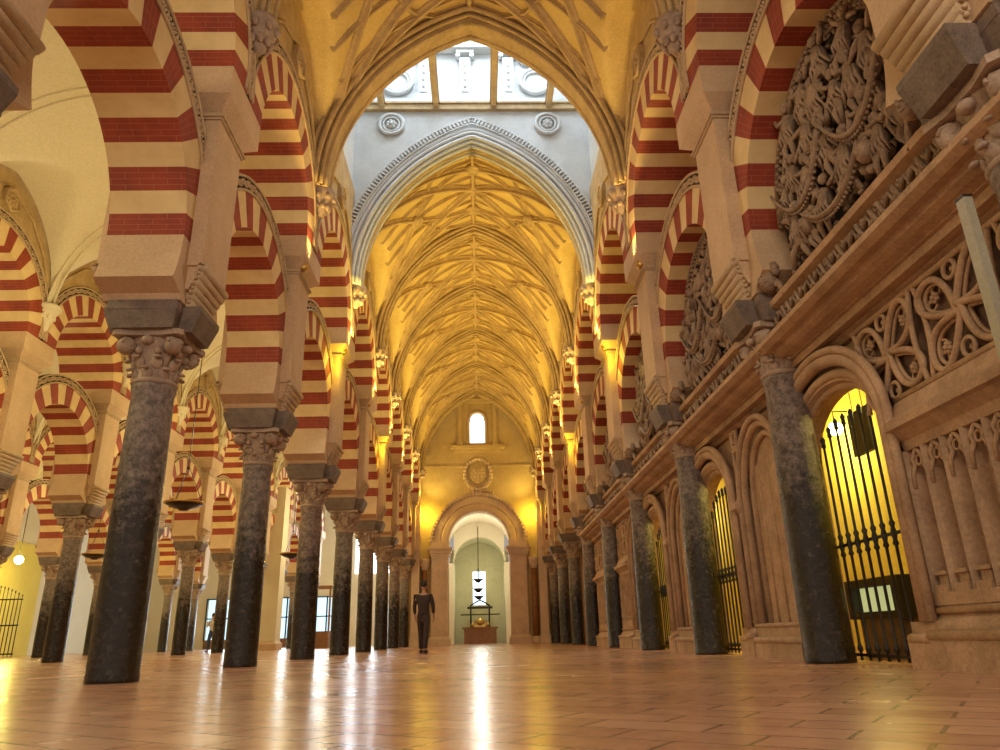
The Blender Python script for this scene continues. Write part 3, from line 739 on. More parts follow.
def loop_pts(fn, n): return [fn(2 * pi * i / n) for i in range(n)]
def tracery_panel(y0, y1, label, big=False):
    root = empty('tracery_panel', (0, (y0 + y1) / 2, 0)); tag(root, label, 'wall panel', 'carved panels of the right wall'); h = (y1 - y0) / 2
    xf = 3.90
    # ledge and mouldings
    mb = MB(); mb.prism([(WX + .02, 1.80), (3.88, 1.82), (3.86, 1.90), (3.78, 1.98), (3.74, 2.00), (3.74, 2.07), (3.82, 2.13), (3.88, 2.27), (WX + .02, 2.29)], -h, h, 'y'); mb.build('ledge', 'tan', root)
    mb = MB(); mb.box(3.74, WX + .02, -h, h, 0, .24); mb.prism([(WX + .02, .24), (3.78, .24), (3.80, .34), (3.86, .42), (3.86, .50), (WX + .02, .52)], -h, h, 'y')
    mb.smooth = True; mb.tube([(3.76, -h, .27), (3.76, h, .27)], .045, 8); mb.tube([(3.85, -h, .46), (3.85, h, .46)], .03, 8); mb.build('base', 'tan', root)
    mb = MB(); mb.box(xf - .05, WX + .01, -h, h, .50, .60); mb.build('panel_foot', 'tan', root)
    # blind panels
    n = max(1, round((2 * h) / .27)); w = 2 * h / n
    mb = MB()
    for i in range(n + 1):
        yy = -h + i * w; mb.prism([(yy - .035, xf + .1), (yy - .012, xf - .05), (yy + .012, xf - .05), (yy + .035, xf + .1)], .62, 1.76, 'z') if False else mb.prism([(xf + .1, yy - .045), (xf + .0, yy - .022), (xf - .045, yy), (xf + .0, yy + .022), (xf + .1, yy + .045)], .60, 1.82, 'z')
    mb.build('mullions', 'tan', root)
    for i in range(n):
        mb = MB(); mb.smooth = True
        yc = -h + (i + .5) * w
        for s_ in (-1, 1):
            mb.tube([(xf, yc + s_ * w * .45, 1.48), (xf, yc + s_ * w * .42, 1.60), (xf, yc + s_ * w * .20, 1.68), (xf, yc + s_ * w * .30, 1.74), (xf, yc, 1.81)], .02, 6)
        mb.tube([(xf + .01, yc + .045 * cos(a), 1.715 + .045 * sin(a)) for a in [j * pi / 4 for j in range(8)]], .014, 5, closed=True)
        mb.build('trefoil_head', 'tan', root); mb = MB()
        mb.box(xf - .05, WX, yc - w * .34, yc + w * .34, .60, .66); mb.box(xf - .01, WX, yc - w * .22, yc + w * .22, .66, .74); mb.box(xf - .035, WX, yc - w * .28, yc + w * .28, .74, .77); mb.build('shaft_base', 'tan', root)
    # flowing tracery, z 2.25 - 2.98
    zc = 2.73; H = .43
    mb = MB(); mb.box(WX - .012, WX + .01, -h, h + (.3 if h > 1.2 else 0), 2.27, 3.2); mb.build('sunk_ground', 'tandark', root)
    mb = MB(); mb.smooth = True
    for zz in (2.30, 3.16): mb.tube([(xf, -h, zz), (xf, h + (.5 if h > 1.2 and zz > 3 else 0), zz)], .03, 6)
    def tear(cy, cz, ang, L, W, r=.031, bend=.0):
        def pt(u, v): v = v + bend * (u / L) ** 2 * W; return (cy + u * cos(ang) - v * sin(ang), cz + u * sin(ang) + v * cos(ang))
        mb.tube([(xf, *pt(L * cos(t), 1.3 * W * sin(t) * sin(t / 2))) for t in [2 * pi * j / 40 for j in range(40)]], r, 6, closed=True)
        mb.tube([(xf + .035, *pt(.80 * L * cos(t) - .02 * L, 1.02 * W * sin(t) * sin(t / 2))) for t in [2 * pi * j / 30 for j in range(30)]], r * .6, 5, closed=True)
        for j in range(3):
            a = pi + (j - 1) * 1.45; q = W * .42; c0 = (-.42 * L + q * cos(a), q * sin(a))
            mb.tube([(xf + .05, *pt(c0[0] + .36 * W * cos(b), c0[1] + .36 * W * sin(b))) for b in [m_ * pi / 5 for m_ in range(10)]], .012, 5, closed=True)
        for j in range(7):
            p_ = pt(-.35 * L + .036 * cos(j * pi / 3), .036 * sin(j * pi / 3)) if j < 6 else pt(-.35 * L, 0)
            mb.blob((xf + (.035 if j < 6 else .02), *p_), (.025, .022, .022), 6, 4)
    step = 1.02; m = max(1, round(2 * h / step)); ext = .50 if h > 1.2 else 0; m = max(1, round((2 * h + ext) / step)); st = (2 * h + ext) / m; k_ = min(st / step, 1.0)
    for i in range(m):
        c = -h + ext / 2 * 0 + (i + .5) * st; o_ = k_
        tear(c + .22 * o_, zc + .17, 3.80, .27 * o_, .155 * o_, bend=.25); tear(c - .22 * o_, zc + .17, -.66, .27 * o_, .155 * o_, bend=.25)
        tear(c - .22 * o_, zc - .17, .66, .27 * o_, .155 * o_, bend=.25); tear(c + .22 * o_, zc - .17, 2.48, .27 * o_, .155 * o_, bend=.25)
        for q_ in (-1, 1):
            mb.tube([(xf, c + .075 * cos(b), zc + q_ * .34 + .075 * sin(b)) for b in [m_ * pi / 9 for m_ in range(18)]], .02, 6, closed=True)
            mb.blob((xf + .03, c, zc + q_ * .34), (.03, .03, .03), 6, 4)
        for q_ in (-1, 1):
            mb.tube([(xf, c + q_ * (.5 * o_ - .07 * o_ * sin(pi * t)), zc - H + 2 * H * t) for t in [j / 14 for j in range(15)]], .026, 6)
    mb.build('tracery', 'tan', root)
    return root
tracery_panel(1.4, YK(1) - 1.90, 'large carved panel of flowing tracery over blind panelling, nearest the camera on the right wall')
tracery_panel(YK(1) + 2.22, YK(2) - 1.76, 'narrow carved panel squeezed between the niche and the second gated doorway')
tracery_panel(YK(2) + 2.22, YK(3) - 1.76, 'narrow carved panel squeezed between the niche and the third gated doorway')
tracery_panel(YK(3) + 2.30, YK(4) - .25, 'carved tracery panel just before the fourth right column')
tracery_panel(YK(4) + .25, YK(5) - .4, 'weathered carved panel at the far end of the right wall')

# relief tympana in the lower arches
def figure(mb, c, h, ang, rr):
    """small standing/striding carved figure on a relief; local plane YZ, raised towards -x"""
    cy, cz = c
    def P(u, v, d=0): return Vector((-.05 - d, cy + (u * cos(ang) - v * sin(ang)) * h, cz + (u * sin(ang) + v * cos(ang)) * h))
    lean = rr.uniform(-.15, .15)
    mb.tube([P(0, -.02, .04), P(.02 + lean * .3, .15, .07), P(lean, .32, .06)], [.11 * h, .13 * h, .10 * h], 8)
    mb.blob(P(lean * 1.2, .47, .10), (.075 * h, .075 * h, .095 * h), 8, 6)
    mb.blob(P(lean * 1.2 - .03, .50, .09), (.08 * h, .085 * h, .07 * h), 7, 4)
    for s_ in (-1, 1):
        a = rr.uniform(-.5, .9); k = rr.uniform(.0, 1.2)
        sh = (lean + s_ * .12, .34); el = (sh[0] + s_ * .16 * cos(a), sh[1] + .16 * sin(a)); ha = (el[0] + s_ * .15 * cos(a + k), el[1] + .15 * sin(a + k))
        mb.tube([P(*sh, .07), P(*el, .11), P(*ha, .10)], [.05 * h, .042 * h, .03 * h], 6); mb.blob(P(*ha, .10), .04 * h, 6, 4)
        a = rr.uniform(-.35, .35); k = rr.uniform(-.5, .4)
        hp = (s_ * .06, -.02); kn = (hp[0] + s_ * .06 + .2 * sin(a), hp[1] - .24); an = (kn[0] + .2 * sin(a + k), kn[1] - .23)
        mb.tube([P(*hp, .05), P(*kn, .11), P(*an, .06)], [.07 * h, .055 * h, .035 * h], 7); mb.blob(P(an[0] + .03, an[1] - .02, .07), (.04 * h, .06 * h, .03 * h), 6, 4)
    mb.tube([P(lean * .3, .14, .05), P(.02, .0, .07), P(.04 * rr.choice((-1, 1)), -.20, .05)], [.08 * h, .09 * h, .12 * h], 9)
    for j in range(5):
        u = -.12 + .06 * j; mb.tube([P(u + lean * .4, .22, .1), P(u * 1.5, .0, .13), P(u * 2 + rr.uniform(-.05, .05), -.22, .08)], [.02 * h, .03 * h, .012 * h], 5)
def make_relief(seed, nf):
    rr = random.Random(seed)
    root = empty('relief_tympanum'); tag(root, 'x', 'relief')
    RR = RI - .02; zl = 4.05 - ZL
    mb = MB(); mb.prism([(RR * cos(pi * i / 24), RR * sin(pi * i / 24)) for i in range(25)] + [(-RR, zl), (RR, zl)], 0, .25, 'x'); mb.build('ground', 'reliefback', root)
    mb = MB(); mb.smooth = True                       # leafy border
    for i in range(46):
        t = i / 45; a = pi * t; r = RR - .09
        for q in (-.045, .045): mb.blob((-.05, (r + q) * cos(a), (r + q) * sin(a)), (.06, .035, .035), 6, 4)
        mb.blob((-.09, r * cos(a + .03), r * sin(a + .03)), (.04, .03, .03), 6, 4)
    mb.tube([(-.05, (RR - .17) * cos(pi * i / 30), (RR - .17) * sin(pi * i / 30)) for i in range(31)], .022, 6)
    mb.tube([(-.06, (RR - .01) * cos(pi * i / 30), (RR - .01) * sin(pi * i / 30)) for i in range(31)], .03, 6)
    mb.build('leaf_border', 'relief', root)
    mb = MB(); mb.prism([(-.14, zl), (-.14, zl + .05), (-.08, zl + .1), (0, zl + .12), (0, zl)], -RR, RR, 'y'); mb.smooth = True
    for i in range(30): mb.blob((-.1, -RR + .05 + (2 * RR - .1) * i / 29, zl + .06), (.05, .035, .045), 6, 4)
    mb.build('sill', 'relief', root)
    # figures in rows
    spots = []
    tries = 0
    while len(spots) < nf and tries < 4000:
        tries += 1; y = rr.uniform(-1.2, 1.2); z = rr.uniform(zl + .32, 1.1)
        if z > 0 and y * y + z * z > 1.12 ** 2: continue
        if all((y - a) ** 2 + ((z - b) * .70) ** 2 > .30 ** 2 for a, b in spots): spots.append((y, z))
    for y, z in spots:
        mb = MB(); mb.smooth = True; figure(mb, (y, z - .05), rr.uniform(.58, .74), rr.uniform(-.3, .3), rr); mb.build('figure', 'relief', root)
    mb = MB(); mb.smooth = True                       # curling scrolls and clouds filling the ground
    for i in range(150):
        y = rr.uniform(-1.3, 1.3); z = rr.uniform(zl + .1, 1.3)
        if z > 0 and y * y + z * z > 1.28 ** 2: continue
        a0 = rr.uniform(0, 6.3); r = rr.uniform(.03, .075); sg = rr.choice((-1, 1))
        mb.tube([(-.03 - .012 * j, y + r * (1 - j * .13) * cos(a0 + sg * j * .8), z + r * (1 - j * .13) * sin(a0 + sg * j * .8)) for j in range(7)], [.008, .014, .018, .02, .018, .016, .022], 5)
    for i in range(260):
        y = rr.uniform(-1.35, 1.35); z = rr.uniform(zl + .08, 1.3)
        if z > 0 and y * y + z * z > 1.3 ** 2: continue
        mb.blob((-.02, y, z), (.05, rr.uniform(.015, .05), rr.uniform(.015, .05)), 6, 4)
    sw = mb.build('scrollwork', 'relief', root); sw['kind'] = 'stuff'
    for sg in (-1, 1):                                # winged heads in wreaths
        mb = MB(); mb.smooth = True
        for j in range(9): a = j * 2 * pi / 9; mb.blob((-.13, sg * .62 + .17 * cos(a), zl + .38 + .17 * sin(a)), (.06, .05, .05), 6, 4)
        mb.blob((-.17, sg * .62, zl + .38), (.10, .095, .12), 9, 6)
        mb.blob((-.26, sg * .62, zl + .37), (.03, .025, .04), 6, 4); mb.build('wreathed_head', 'relief', root)
    mb = MB(); mb.smooth = True                       # beaded ribbon swinging across
    for sg, z0_, dp in ((-1, .35, .55), (1, .28, .5), (0, -.35, .30)):
        pts = [Vector((-.22, (sg * .62) + .62 * (2 * t - 1), z0_ - dp * (1 - (2 * t - 1) ** 2))) for t in [j / 26 for j in range(27)]]
        mb.tube(pts, .018, 5, flat=2.0)
        for p in pts: mb.blob(p + Vector((.02, 0, -.045)), .02, 6, 4)
    mb.build('beaded_ribbon', 'relief', root)
    mb = MB(); mb.lathe([(.001, -.02), (.13, -.02), (.155, .0), (.13, .02), (.09, .025), (.04, .05), (.0, .055)], n=16, M4=Matrix.Translation((-.16, .1, .75)) @ Matrix.Rotation(-pi / 2, 4, 'Y')); mb.build('oval_shield', 'relief', root)
    return root
rel = [make_relief(3, 22), make_relief(11, 22)]
for k in range(0, 5):
    src = rel[k % 2]
    lab = 'dark relief of crowded carved figures %s' % ('in the arch before the first right column' if k == 0 else 'in the arch between the %s and %s right columns' % (ORD[k], ORD[k + 1]))
    loc = (3.80, YK(k) + S / 2, ZL)
    if k < 2: o = src; o.location = loc
    else:
        freeze(src); o = copy_tree(src, loc, 0)
    tag(o, lab, 'relief', 'figure reliefs along the right wall')

def head_corbel(k):
    """carved head and scroll bracket beside the right piers"""
    for s_ in (-1, 1):
        root = empty('head_corbel', (3.60, YK(k) + s_ * .60, 4.10))
        mb = MB(); mb.smooth = True
        mb.blob((-.10, 0, .12), (.12, .11, .15), 10, 7); mb.blob((-.21, 0, .11), (.03, .025, .045), 6, 4)
        for q in (-.045, .045): mb.blob((-.20, q, .15), (.02, .02, .015), 6, 4)
        mb.blob((-.19, 0, .045), (.025, .04, .015), 6, 4)
        for j in range(9): a = -.3 + j * pi / 7.2; mb.blob((-.06, .13 * cos(a), .17 + .13 * sin(a)), (.06, .05, .05), 6, 4)
        mb.build('head', 'relief', root)
        for q in (-1, 1): mb = MB(); mb.tube([(-.05, q * (.1 + .03 * j), .0 - .03 * j + .06 * sin(j)) for j in range(5)], [.05, .05, .04, .03, .02], 6); mb.build('scroll', 'relief', root)
        tag(root, 'small carved head %s the foot of the %s pier on the right' % ('before' if s_ < 0 else 'beyond', 'nearest' if k == 0 else ORD[k]), 'corbel', 'carved heads along the right wall')
for k in range(0, 5): head_corbel(k)

# room behind the gates
mb = MB(); mb.box(6.4, 6.6, 1, 24, 0, 4.2); mb.box(4.16, 6.6, .8, 1.0, 0, 4.2); mb.box(4.16, 6.6, 24, 24.2, 0, 4.2); mb.box(4.56, 6.6, .8, 24.2, 4.1, 4.25)
struct(mb.build('wall_side_room', 'yellow'))
def display():
    root = empty('information_desk', (4.95, 8.95, 0)); tag(root, 'black framed display case seen low behind the nearest iron gate', 'display case')
    mb = MB(); mb.box(-.22, .22, -.62, .62, .44, .52); mb.box(-.22, .22, -.62, .62, .80, .90); mb.box(-.22, .22, -.62, -.46, .52, .80); mb.box(-.22, .22, .46, .62, .52, .80); mb.box(-.1, .22, -.5, .5, .5, .82); cab = mb.build('cabinet', 'iron', root)
    MB().box(-.14, -.10, -.46, .46, .52, .80).build('glass', 'screen', cab)
    MB().box(-.18, .18, -.45, .45, 0, .44).build('pedestal', 'block', root)
display()
root = empty('hanging_sign', (4.6, 8.2, 2.54)); tag(root, 'black square sign hanging behind the top of the nearest iron gate', 'sign')
MB().box(-.03, .03, -.22, .22, -.27, .25).build('board', 'iron', root); mb = MB(); mb.tube([(0, -.12, .2), (0, -.12, 1.56)], .006, 5); mb.tube([(0, .12, .2), (0, .12, 1.56)], .006, 5); mb.build('wire', 'iron', root)
# pale metal rail end beside the first panel
root = empty('lamp_arm', (3.3, 4.05, 2.6)); tag(root, 'pale metal bar leaning beside the nearest tracery panel', 'metal bar')
mb = MB(); mb.box(-.03, .03, -.04, .04, -1.6, .40); mb.build('bar', 'greybar', root); MB().box(-.034, .034, -.045, .045, .40, .415).build('end_cap', 'iron', root)

# ------------------------------------------------------------------ end wall with portal
YE = 38.25
mb = MB()
N = 24; aw, zs = 1.56, 5.0
pts = [(-aw * cos(pi * i / N), zs + aw * sin(pi * i / N)) for i in range(N + 1)]
for i in range(N):
    a, b = pts[i], pts[i + 1]; mb.hexa([(a[0], YE, a[1]), (b[0], YE, b[1]), (b[0], YE + .5, b[1]), (a[0], YE + .5, a[1]), (a[0], YE, 10.28), (b[0], YE, 10.28), (b[0], YE + .5, 10.28), (a[0], YE + .5, 10.28)])
for s_ in (-1, 1):
    mb.box(min(s_ * aw, s_ * 3.6), max(s_ * aw, s_ * 3.6), YE, YE + .5, 0, 10.28)
    mb.box(min(s_ * .42, s_ * 3.6), max(s_ * .42, s_ * 3.6), YE, YE + .5, 10.28, 14.5)
mb.box(-.45, .45, YE, YE + .5, 12.0, 14.5)
mb.box(-3.3, 3.3, YE - .05, YE, 8.95, 9.05)
struct(mb.build('wall_end', 'wallend'))
struct(MB().box(-.40, .40, YE + .30, YE + .34, 10.28, 12.0).build('window_6', 'day'))
root = empty('window_frame', (0, YE, 0)); tag(root, 'stone window frame with columns and pediment high on the end wall', 'window frame')
mb = MB()
for s_ in (-1, 1):
    mb.box(s_ * .95 - .1, s_ * .95 + .1, -.18, 0, 10.25, 12.35); mb.box(s_ * .95 - .15, s_ * .95 + .15, -.22, 0, 12.35, 12.5); mb.box(s_ * .95 - .15, s_ * .95 + .15, -.22, 0, 10.1, 10.28)
mb.build('side_column', 'wallend', root)
mb = MB(); mb.box(-1.45, 1.45, -.3, 0, 9.92, 10.1); mb.box(-1.25, 1.25, -.2, 0, 9.75, 9.92); mb.build('sill', 'wallend', root)
mb = MB(); mb.box(-1.25, 1.25, -.25, 0, 12.5, 12.66); mb.box(-1.35, 1.35, -.3, 0, 12.66, 12.74); mb.prism([(-1.1, 12.74), (1.1, 12.74), (0, 13.2)], -.22, 0, 'y'); mb.build('pediment', 'wallend', root)
mb = MB(); mb.tube([(-.5, -.02, 10.3), (-.5, -.02, 11.55)] + [(-.5 * cos(pi * i / 10), -.02, 11.55 + .5 * sin(pi * i / 10)) for i in range(1, 10)] + [(.5, -.02, 11.55), (.5, -.02, 10.3)], .08, 8)
for s_ in (-1, 1): mb.prism([(s_ * .5, 11.3), (s_ * .5, 12.1), (0, 12.1), (s_ * .2, 11.95), (s_ * .34, 11.8), (s_ * .40, 11.5)], .05, .3, 'y')
mb.build('carved_surround', 'band', root)
root = empty('coat_of_arms', (0, YE, 8.55)); tag(root, 'carved stone coat of arms in a wreath above the end portal', 'coat of arms')
MB().prism([(-.42, .42), (.42, .42), (.42, -.18), (.25, -.42), (0, -.52), (-.25, -.42), (-.42, -.18)], -.16, 0, 'y').build('shield', 'wallend', root)
mb = MB(); mb.smooth = True
for i in range(26): a = 2 * pi * i / 26; mb.blob((.70 * cos(a), -.08, .82 * sin(a)), (.12, .1, .12), 7, 5)
for i in range(9): mb.blob((-.25 + .0625 * i * 2 - .0, -.12, -.95 - .06 * sin(i)), (.07, .08, .09), 6, 4)
mb.tube([(-.38, -.18, .05), (.38, -.18, .05)], .025, 5); mb.tube([(0, -.18, .38), (0, -.18, -.45)], .025, 5)
for qx, qz in ((-.2, .22), (.2, .22), (-.17, -.15), (.17, -.15)): mb.blob((qx, -.17, qz), (.09, .04, .09), 7, 5)
mb.build('wreath', 'portal', root)
root = empty('portal', (0, YE, 0)); tag(root, 'pale classical stone portal arch with fluted pilasters in the end wall', 'portal')
mb = MB(); P = [Vector((-cos(pi * i / 32), 0, sin(pi * i / 32))) for i in range(33)]
mb.sweep([p * aw + Vector((0, 0, zs)) for p in P], P, Vector((0, 1, 0)), [(0, .5), (0, -.14), (.10, -.18), (.34, -.18), (.38, -.12), (.42, -.12), (.46, -.16), (.78, -.16), (.80, -.1), (.86, -.24), (.96, -.24), (1.0, 0), (1.0, .1)]); mb.build('archivolt', 'portal', root)
mb = MB()
for i in range(40):
    a = pi * (i + .5) / 40; d = Vector((-cos(a), 0, sin(a))); t = Vector((sin(a), 0, cos(a))); c = d * (aw + .88) + Vector((0, -.24, zs))
    mb.hexa([c + t * p_ + d * q_ + Vector((0, r_, 0)) for p_, q_, r_ in ((-.05, -.09, -.05), (.05, -.09, -.05), (.05, -.09, .1), (-.05, -.09, .1), (-.05, .09, -.05), (.05, .09, -.05), (.05, .09, .1), (-.05, .09, .1))])
mb.build('dentils', 'portal', root)
for s_ in (-1, 1):
    mb = MB(); x = s_ * 2.0
    mb.box(x - .42, x + .42, -.30, .3, .42, 4.15); mb.box(x - .26, x + .26, -.335, -.3, .65, 3.95); mb.box(x - .18, x + .18, -.35, -.3, .75, 3.85)
    pl = mb.build('pilaster', 'portal', root)
    mb = MB(); mb.box(x - .55, x + .55, -.42, .3, 0, .32); mb.frus((x - .52, x + .52, -.40, .3), .32, (x - .44, x + .44, -.32, .3), .44); mb.build('base', 'portal', pl)
    mb = MB()
    for j, (d, z0, z1) in enumerate(((.02, 4.15, 4.3), (.08, 4.3, 4.42), (.14, 4.42, 4.6), (.20, 4.6, 4.72), (.06, 4.72, 5.0))): mb.box(x - .42 - d, x + .42 + d, -.30 - d, .3, z0, z1)
    mb.build('impost', 'portal', pl)
for s_ in (-1, 1):
    root = empty('slender_column', (s_ * 2.78, YE - .25, 0)); tag(root, 'reddish brown slender column beside the %s pilaster of the end portal' % ('left' if s_ < 0 else 'right'), 'column')
    o = MB().lathe([(.17, .35), (.165, 2), (.15, 3.6)], n=16).build('shaft', 'wood', root); MB().lathe([(.24, 0), (.24, .2), (.2, .25), (.22, .3), (.18, .35)], n=16).build('base', 'portal', root)
    mb = MB(); mb.smooth = True; mb.lathe([(.16, 3.6), (.18, 3.7), (.27, 4.05), (.3, 4.15)], n=12)
    for i in range(8): mb.blob((.2 * cos(i * pi / 4), .2 * sin(i * pi / 4), 3.85), (.05, .05, .1), 6, 4)
    mb.build('capital', 'portal', root)
    root = empty('wall_pillar', (s_ * 3.2, YE - .45, 0)); tag(root, 'square pale stone pillar at the %s corner of the end wall' % ('left' if s_ < 0 else 'right'), 'pillar')
    mb = MB(); mb.box(-.2, .2, -.2, .4, .4, 8.6); mb.build('shaft', 'portal', root); MB().box(-.26, .26, -.26, .4, 0, .4).build('base', 'portal', root)

# chapel beyond the portal
mb = MB(); yc0, yc1 = YE + .5, 44.0
N = 20; pts = [(-1.95 * cos(pi * i / N), 4.9 + 1.95 * sin(pi * i / N)) for i in range(N + 1)]
for i in range(N):
    a, b = pts[i], pts[i + 1]; mb.hexa([(a[0], yc0, a[1]), (b[0], yc0, b[1]), (b[0], yc1, b[1]), (a[0], yc1, a[1]), (a[0] * 1.08, yc0, a[1] + .15), (b[0] * 1.08, yc0, b[1] + .15), (b[0] * 1.08, yc1, b[1] + .15), (a[0] * 1.08, yc1, a[1] + .15)])
struct(mb.build('ceiling_chapel', 'white'))
mb = MB()
for s_ in (-1, 1): mb.box(min(s_ * 1.95, s_ * 2.15), max(s_ * 1.95, s_ * 2.15), yc0, yc1, 0, 4.9); mb.box(min(s_ * 1.5, s_ * 2.2), max(s_ * 1.5, s_ * 2.2), yc1, yc1 + .4, 0, 4.5)
N = 20; pts = [(-1.5 * cos(pi * i / N), 4.5 + 1.5 * sin(pi * i / N)) for i in range(N + 1)]
for i in range(N):
    a, b = pts[i], pts[i + 1]; mb.hexa([(a[0], yc1, a[1]), (b[0], yc1, b[1]), (b[0], yc1 + .4, b[1]), (a[0], yc1 + .4, a[1]), (a[0], yc1, 7.2), (b[0], yc1, 7.2), (b[0], yc1 + .4, 7.2), (a[0], yc1 + .4, 7.2)])
struct(mb.build('wall_chapel', 'white'))
mb = MB()
for s_ in (-1, 1): mb.box(min(s_ * 1.5, s_ * 1.7), max(s_ * 1.5, s_ * 1.7), yc1 + .4, 47.4, 0, 4.6)
for z0, z1, xa, xb in ((0, 2.25, -1.6, 1.6), (4.25, 6.4, -1.6, 1.6), (2.25, 4.25, -1.6, -.42), (2.25, 4.25, .36, 1.6)): mb.box(xa, xb, 47.2, 47.4, z0, z1)
pts = [(-1.6 * cos(pi * i / N), 4.5 + 1.5 * sin(pi * i / N)) for i in range(N + 1)]
for i in range(N):
    a, b = pts[i], pts[i + 1]; mb.hexa([(a[0], yc1 + .4, a[1]), (b[0], yc1 + .4, b[1]), (b[0], 47.3, b[1]), (a[0], 47.3, a[1]), (a[0] * 1.1, yc1 + .4, a[1] + .15), (b[0] * 1.1, yc1 + .4, b[1] + .15), (b[0] * 1.1, 47.3, b[1] + .15), (a[0] * 1.1, 47.3, a[1] + .15)])
struct(mb.build('wall_apse', 'greenwall'))
struct(MB().box(-.42, .36, 47.26, 47.30, 2.25, 4.25).build('window_7', emit('chapel window glass', (.60, .82, 1.0), 3)))
root = empty('window_grille', (-.03, 47.18, 2.25)); tag(root, 'thin dark glazing bars over the bright chapel window', 'window bars')
mb = MB()
for z in (.5, 1.0, 1.5): mb.box(-.39, .39, -.01, .01, z - .015, z + .015)
mb.box(-.012, .012, -.01, .01, 0, 2); mb.build('bar', 'iron', root)
root = empty('altar', (0, 45.2, 0)); tag(root, 'dark altar table with a gilded tabernacle under the chapel window', 'altar')
mb = MB(); mb.box(-.95, .95, -.35, .35, 0, .82); mb.box(-1.05, 1.05, -.4, .4, .82, .92); mb.build('table', 'wood', root)
mb = MB(); mb.box(-.42, .42, -.1, .3, .92, 1.15); mb.smooth = True; mb.blob((0, 0, 1.2), (.30, .2, .22), 10, 6); mb.blob((.45, -.1, 1.05), (.12, .1, .14)); mb.blob((-.45, -.1, 1.05), (.12, .1, .14)); mb.build('tabernacle', 'brass', root)
mb = MB(); mb.smooth = True
for s_ in (-1, 1): mb.tube([(s_ * .55, .1, .92), (s_ * .55, .1, 1.95)], .05, 8)
mb.box(-.75, .75, 0, .2, 1.95, 2.08); mb.tube([(-.6, .1, 2.1), (-.3, .1, 2.3), (0, .1, 2.45), (.3, .1, 2.3), (.6, .1, 2.1)], .05, 6); mb.build('canopy', 'darkmetal', root)
mb = MB(); mb.tube([(-1.15, -.2, 1.62), (1.15, -.2, 1.62)], .035, 6); mb.build('crossbar', 'iron', root)
for i, x in enumerate((-.7, -.35, .35, .75)):
    o = MB().lathe([(.04, .92), (.012, .96), (.012, 1.16), (.025, 1.18), (.018, 1.3), (.003, 1.36)], c=(x, 44.95), n=8).build('candlestick', 'brass')
    tag(o, 'small gilt candlestick on the altar, %s from the left' % ORD[i + 1], 'candlestick', 'candlesticks on the altar')

# hanging dish lamps
def dish_lamp(x, y, z, top, r, label, small=False):
    root = empty('hanging_lamp', (x, y, z)); tag(root, label, 'lamp', 'hanging dish lamps')
    mb = MB(); mb.lathe([(.02, -.16), (.10, -.17), (.14, -.13), (r * .6, -.10), (r * .93, -.02), (r * .98, .015), (r * .9, .0)], n=28); dish = mb.build('dish', 'darkmetal', root)
    mb = MB(); mb.tube([(r * cos(a * pi / 16), r * sin(a * pi / 16), .02) for a in range(32)], .03 if not small else .012, 6, closed=True); mb.build('rim', 'brass', dish)
    mb = MB()
    for i in range(3): a = i * 2 * pi / 3 + .4; mb.tube([(r * .95 * cos(a), r * .95 * sin(a), .02), (.03 * cos(a), .03 * sin(a), r * 2.0)], .008, 5)
    mb.smooth = True; mb.blob((0, 0, r * 2.0), .04)
    mb.tube([(0, 0, r * 2), (0, 0, top - z)], .012, 5); mb.build('chain', 'iron', root)
dish_lamp(-7.4, 18.5, 3.70, 10.9, .46, 'black dish lamp with brass rim hanging from a long cable in the left aisle')
dish_lamp(-7.4, 29.6, 3.62, 10.9, .46, 'black dish lamp half hidden by the third left column')
for i, z in enumerate((2.55, 2.95, 3.5)): dish_lamp(-.08 if i else -.05, 43.2 + .1 * i, z, 6.5, .28, 'small dish lamp hanging in front of the chapel window, %s from the bottom' % ORD[i + 1], True)
dish_lamp(-14.8, 29.0, 3.7, 10.9, .46, 'dish lamp hanging in the farther left aisle beside a third-row column')

# ------------------------------------------------------------------ far left and far end of the aisles
mb = MB(); mb.box(-26.9, -26.6, -2, 62, 0, 11.5); struct(mb.build('wall_left', 'white'))
struct(MB().box(-26.58, -26.5, 36, 46, 0, 6.2).build('wall_left_panel', 'yellow'))
mb = MB(); mb.box(-27, -10.2, 58, 58.3, 3.6, 11.5); mb.box(-27, -20.6, 58, 58.3, 0, 3.6); mb.box(-10.6, -3.6, 58, 58.3, 0, 11.5); struct(mb.build('wall_far', 'white'))
mb = MB()
mb.box(-20.6, -10.6, 58.3, 58.35, 0, 3.6); struct(mb.build('window_8', 'daydim'))
root = empty('glazed_screen', (-15.6, 57.9, 0)); tag(root, 'dark framed glazed screen letting daylight into the far left aisles', 'screen')
for i in range(11):
    mb = MB(); mb.box(-5 + i - .05, -5 + i + .05, -.05, .05, .6, 3.6); mb.build('mullion', 'iron', root)
mb = MB(); mb.box(-5, 5, -.05, .05, .0, .65); mb.build('lower_panel', 'wood', root)
for z in (2.1, 3.5): MB().box(-5, 5, -.05, .05, z, z + .09).build('rail', 'iron', root)
struct(MB().box(-9.6, -5.4, 57.9, 58.0, 5.2, 9.6).build('window_9', 'day'))
struct(MB().box(-17.0, -13.2, 57.9, 58.0, 5.4, 9.8).build('window_10', 'day'))
# nave-side wall beyond the end wall, and a stout pillar in the left aisle
mb = MB(); mb.box(-4.4, -3.6, YE + .5, 58, 0, 11.5); struct(mb.build('wall_far_side', 'white'))
root = empty('square_pillar', (-10.9, YK(8) + 2.2, 0)); tag(root, 'stout cream square pillar at the far end of the left aisle', 'pillar')
MB().box(-.5, .5, -.5, .5, .4, 8.3).build('shaft', 'white', root); mb = MB(); mb.box(-.6, .6, -.6, .6, 0, .3); mb.frus((-.6, .6, -.6, .6), .3, (-.5, .5, -.5, .5), .42); mb.build('base', 'pier', root)
